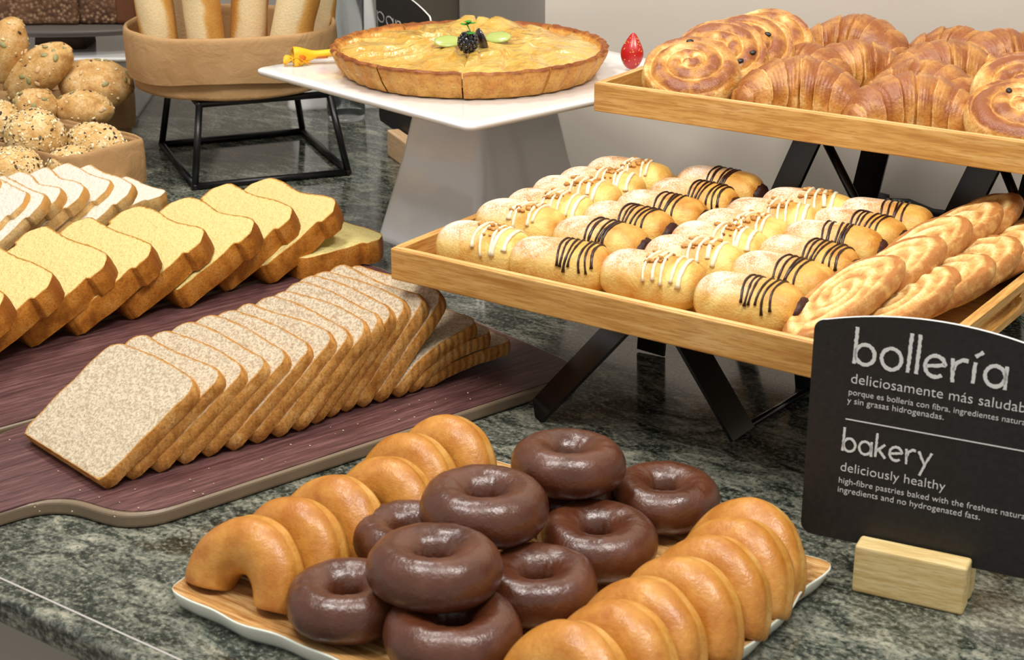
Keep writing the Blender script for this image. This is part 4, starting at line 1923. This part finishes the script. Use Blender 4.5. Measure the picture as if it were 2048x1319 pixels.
SF = [Vector((-.371, 1.866, 0)), Vector((-.198, 1.931, 0)), Vector((-.277, 2.136, 0)), Vector((-.449, 2.064, 0))]
SCT = sum(SF, Vector()) / 4
ST = [SCT + (q - SCT) * .84 + Vector((0, 0, .097)) for q in SF]
root = thing('wire_stand', 'black square wire stand under the large baguette bag', 'stand', (SCT.x, SCT.y, 0))
o0 = Vector((SCT.x, SCT.y, 0))
for i in range(4):
    a, b = SF[i] - o0 + Vector((0, 0, .0042)), SF[(i + 1) % 4] - o0 + Vector((0, 0, .0042))
    m = MB(); m.tube([a, b], .0042, 12); m.build('base_bar', M['black_wire'], root)
    c, d = ST[i] - o0, ST[(i + 1) % 4] - o0
    m = MB(); m.tube([c, d], .0042, 12); m.build('top_bar', M['black_wire'], root)
    m = MB(); m.tube([a, c], .0042, 12); m.ball(a, .0046, 12, 8); m.ball(c, .0046, 12, 8); m.build('leg', M['black_wire'], root)

BAGC = Vector((-.340, 1.995, 0))
BZ = .1025
paper_bag('large round kraft paper bag full of baguettes on the black wire stand', BAGC, 0, .1265, .1265, 1.0, BZ, .070, .052, 3)

for i, (px, dy, r, tl, yw, kind, lab) in enumerate([
        (322, -.030, .0225, -4, 0, 0, 'baguette at the bag\'s outer end next to the rye loaf'),
        (372, .045, .019, 3, 0, 1, 'narrow seeded baguette standing behind the two pale ones'),
        (414, -.045, .022, -3, 0, 0, 'pale floured baguette second from the rye side of the bag'),
        (492, -.015, .0225, 6, 0, 0, 'golden smooth baguette in the middle of the bag'),
        (566, -.050, .025, 14, 0, 0, 'slanting cracked floury baguette in front in the bag'),
        (628, .040, .021, 8, 0, 1, 'dark golden baguette at the bag\'s end beside the tart')]):
    base = at(px, 70, BZ + .07)
    bx = base.x * (BAGC.y + dy) / base.y
    m = MB()
    k = i * 3.7

    def bg(u, v, r=r, k=k):
        a = 2 * pi * u
        t = v
        rr = r * (min(1, (t / .1 + .02)) ** .5) * (min(1, ((1 - t) / .12 + .01)) ** .5)
        z = .26 * t
        sl_ = ((z * 14 + .5 * sin(a + .6)) % 1)
        cut = math.exp(-((sl_ - .5) / .22) ** 2) * ss(-.3, .5, cos(a + 2.0 + .3 * k))
        rr *= 1 + .05 * nz(cos(a) + k, sin(a), z * 18) - .05 * cut
        return Vector((rr * cos(a), rr * sin(a), z)), .62 + .35 * nz(cos(a) * 1.5 + k, sin(a) * 1.5, z * 9) - .75 * ss(.35, .95, cos(a + 1.75 + .5 * sin(k)))
    m.grid(bg, 40, 44, cu=True)
    o = m.build('baguette', M['baguette'], fix=True)
    o.location = (bx - .02 * sin(radians(tl)), BAGC.y + dy, BZ + .0035)
    o.rotation_euler = (radians(2), radians(tl), 0)
    tag(o, lab, 'baguette', 'baguettes in the large bag')

# --- seeded rolls in the two smaller bags
c1 = Vector((-.416, 1.832, 0))
e1, e2 = Vector((-.81, .59, 0)), Vector((-.45, -.893, 0))
b1c = c1 + e1 * .085 + e2 * .062
paper_bag('near square kraft paper bag of seeded rolls behind the white bread', b1c, atan2(e1.y, e1.x), .090, .058, .32, .0, .072, .05, 7)
b2p = at(150, 196, .075) + Vector((-.034, .035, 0))
paper_bag('rear kraft paper bag of brown rolls beside the rye loaf stand', (b2p.x, b2p.y), radians(20), .096, .078, .75, 0, .092, .055, 9)


def seeded_roll(name, label, group, p, r, rot, mtl, seeds, seed, big=False, lobed=0.0):
    rnd = random.Random(seed)
    k = rnd.uniform(0, 40)
    root = thing(name, label, 'bread roll', p, rot, group)

    def sh(d, q):
        n = 1 + .06 * nz(d.x * 1.6 + k, d.y * 1.6, d.z * 1.6) + .02 * nz(d.x * 5 + k, d.y * 5, d.z * 5)
        q = q * n
        if lobed:
            q.z -= lobed * r[2] * math.exp(-(d.y / .18) ** 2) * (d.z > 0) * .25
        if q.z < -r[2] * .62:
            q.z = -r[2] * .62
        return q
    m = MB()
    m.ball((0, 0, 0), r, 40, 26, sh)
    m.build('crust', mtl, root, fix=True)
    if seeds:
        m = MB()
        for j in range(seeds):
            z = rnd.uniform(.0, 1)
            a = rnd.uniform(0, 2 * pi)
            d = Vector((sqrt(1 - z * z) * cos(a), sqrt(1 - z * z) * sin(a), z))
            q = sh(d, Vector((d.x * r[0], d.y * r[1], d.z * r[2])))
            s = rnd.uniform(.0007, .0013) if rnd.random() < .75 else rnd.uniform(.0015, .0022)
            R = d.to_track_quat('Z', 'Y').to_matrix() @ Matrix.Rotation(rnd.uniform(0, 6), 3, 'Z')
            m.ball(q + d * s * .15, (s * 1.5, s * .8, s * .45), 6, 4, None, R)
        o = m.build('seed_coating', M['seeds'], root)
        o['kind'] = 'stuff'
    if big:
        for j in range(12):
            z = rnd.uniform(.15, .95)
            a = rnd.uniform(0, 2 * pi)
            d = Vector((sqrt(1 - z * z) * cos(a), sqrt(1 - z * z) * sin(a), z))
            q = sh(d, Vector((d.x * r[0], d.y * r[1], d.z * r[2])))
            R = d.to_track_quat('Z', 'Y').to_matrix() @ Matrix.Rotation(rnd.uniform(0, 6), 3, 'Z')
            m = MB()
            s = rnd.uniform(.8, 1.15)
            m.ball(q + d * .0004, (.0046 * s, .0028 * s, .0011), 10, 6, None, R)
            m.build('pumpkin_seed' if j % 3 else 'oat_flake', M['pumpkin'] if j % 3 else M['oat'], root, fix=True)
    return root


G1, G2 = 'seeded rolls in the near bag', 'brown rolls in the rear bag'
for i, (px, py, z, r, rt, lab) in enumerate([
        (70, 274, .082, (.034, .032, .031), (.9, .1, .3), 'round pale roll covered in seeds on top of the near bag'),
        (-12, 250, .085, (.032, .030, .030), (.5, .2, 1), 'seeded roll at the frame edge beside the round one'),
        (192, 290, .066, (.040, .028, .024), (.3, .1, -.5), 'flat wide seeded roll near the bag\'s folded corner'),
        (140, 330, .058, (.026, .024, .02), (.3, -.1, .5), 'small seeded roll peeking over the bag rim behind white slices'),
        (24, 338, .064, (.032, .028, .022), (.4, 0, .2), 'low seeded roll at the frame edge just behind the white bread')]):
    p = at(px, py, z)
    seeded_roll('seeded_roll', lab, G1, p, r, rt, M['roll'], 330, 60 + i)
for i, (px, py, z, r, rt, lob, lab) in enumerate([
        (10, 108, .135, (.026, .030, .048), (.15, .35, .2), 0, 'long pale roll standing upright at the frame edge by the rye loaf'),
        (76, 146, .115, (.052, .028, .026), (.7, -.65, -.05), 1.0, 'slanting brown roll with pumpkin seeds and a split crust'),
        (192, 168, .098, (.046, .036, .028), (.45, .08, -.1), .0, 'large oat topped brown roll by the rear bag\'s rim'),
        (72, 214, .088, (.027, .025, .022), (.2, 0, .3), .4, 'small brown roll under the slanting roll'),
        (168, 218, .082, (.036, .026, .021), (.3, .1, .15), .5, 'flat brown roll in front of the large oat roll')]):
    p = at(px, py, z)
    seeded_roll('brown_roll', lab, G2, p, r, rt, M['roll_brown'], 50, 80 + i, True, lob)

# --- rye loaf on a slate board on a small foot
rc = at(140, 64, .132)
root = thing('slate_board', 'dark round edged slate board on a brown foot under the rye slices', 'serving board', (rc.x - .03, rc.y + .085, .0992))
m = MB(); loft(m, [(rsquare(.035, .01), 0), (rsquare(.033, .01), .025)]); m.build('foot', M['brown_foot'], root, fix=True)
m = MB()
pts = [Vector((.165 * cos(a), .085 * sin(a))) for a in [2 * pi * k / 48 for k in range(48)]]
loft(m, [([q * .96 for q in pts], .025), (pts, .028), (pts, .0315), ([q * .985 for q in pts], .0335)])
m.build('slab', M['slate'], root, fix=True)
for i, (px, wx, th, yw) in enumerate([(20, .075, .03, .1), (95, .07, .028, -.05), (185, .055, .03, 0), (240, .03, .04, 0)]):
    q = at(px, 60, .133)
    r2 = thing('rye_bread_slice', ['dark rye slice at the frame edge of the slate board', 'second dark seeded rye slice from the frame edge',
                                    'third dark seeded rye slice on the slate board', 'smooth brown rye end crust beside the baguette bag'][i], 'bread slice',
               (q.x, q.y + .045 + .004 * i, .1329), (0, 0, yw), 'rye slices')
    m = MB()
    m.box((0, 0, .05), (wx * .95, th, .1))
    m.build('crumb' if i < 3 else 'crust', M['rye'] if i < 3 else M['rye_crust'], r2, bevel=.006)

# --- glass vase behind the baguettes, cable, greenery
g0 = at(705, 60, .05)
m = MB()
gy = 2.12
m.lathe([(.0, .0002), (.024, .0002), (.026, .004), (.028, .12), (.031, .26), (.0295, .26), (.0265, .12), (.0245, .008), (.0, .008)], 40)
o = m.build('glass_vase', M['glass'], fix=True)
q = at(706, 205, 0)
o.location = (q.x, q.y - .10, 0)
tag(o, 'clear tall glass vase behind the tart beside the small sign', 'vase')

root = thing('power_cable', 'black power cable with plug lying behind the lower tray', 'cable')
q = at(1760, 402, .02)
q2 = at(1900, 418, .014)
q0 = at(1722, 396, .022)
m = MB()
d = (q2 - q)
m.tube([q0, q0.lerp(q, .5), q, q + d * .12], [.008, .0095, .0095, .0085], 14)
m.build('plug', M['cable'], root)
m = MB()
m.tube([q + d * .1, q + d * .4 + Vector((0, 0, .002)), q + d * .75 - Vector((0, 0, .006)), q2 + Vector((.06, -.02, -.009)), q2 + Vector((.2, -.1, -.009))], .0045, 10)
m.build('cord', M['cable'], root)

root = thing('pine_sprig', 'green pine needles at the frame edge beside the lower tray handle', 'greenery', at(2062, 668, .003))
m = MB()
m.tube([(0, 0, 0), (.02, .004, .004), (.04, .004, .003)], .0016, 6)
m.build('twig', M['brown_foot'], root)
for k in range(22):
    m = MB()
    x = .002 + .0016 * k
    a = random.uniform(-1, 1) + (pi if k % 2 else 0)
    b = Vector((x, 0, .002 + x * .05))
    m.tube([b, b + Vector((-.012, .014 * sin(a), .007 + .003 * cos(a))), b + Vector((-.022, .024 * sin(a), .016 + .006 * cos(3 * a)))], [.0006, .0005, .0002], 5)
    m.build('needle', M['leaf'], root)
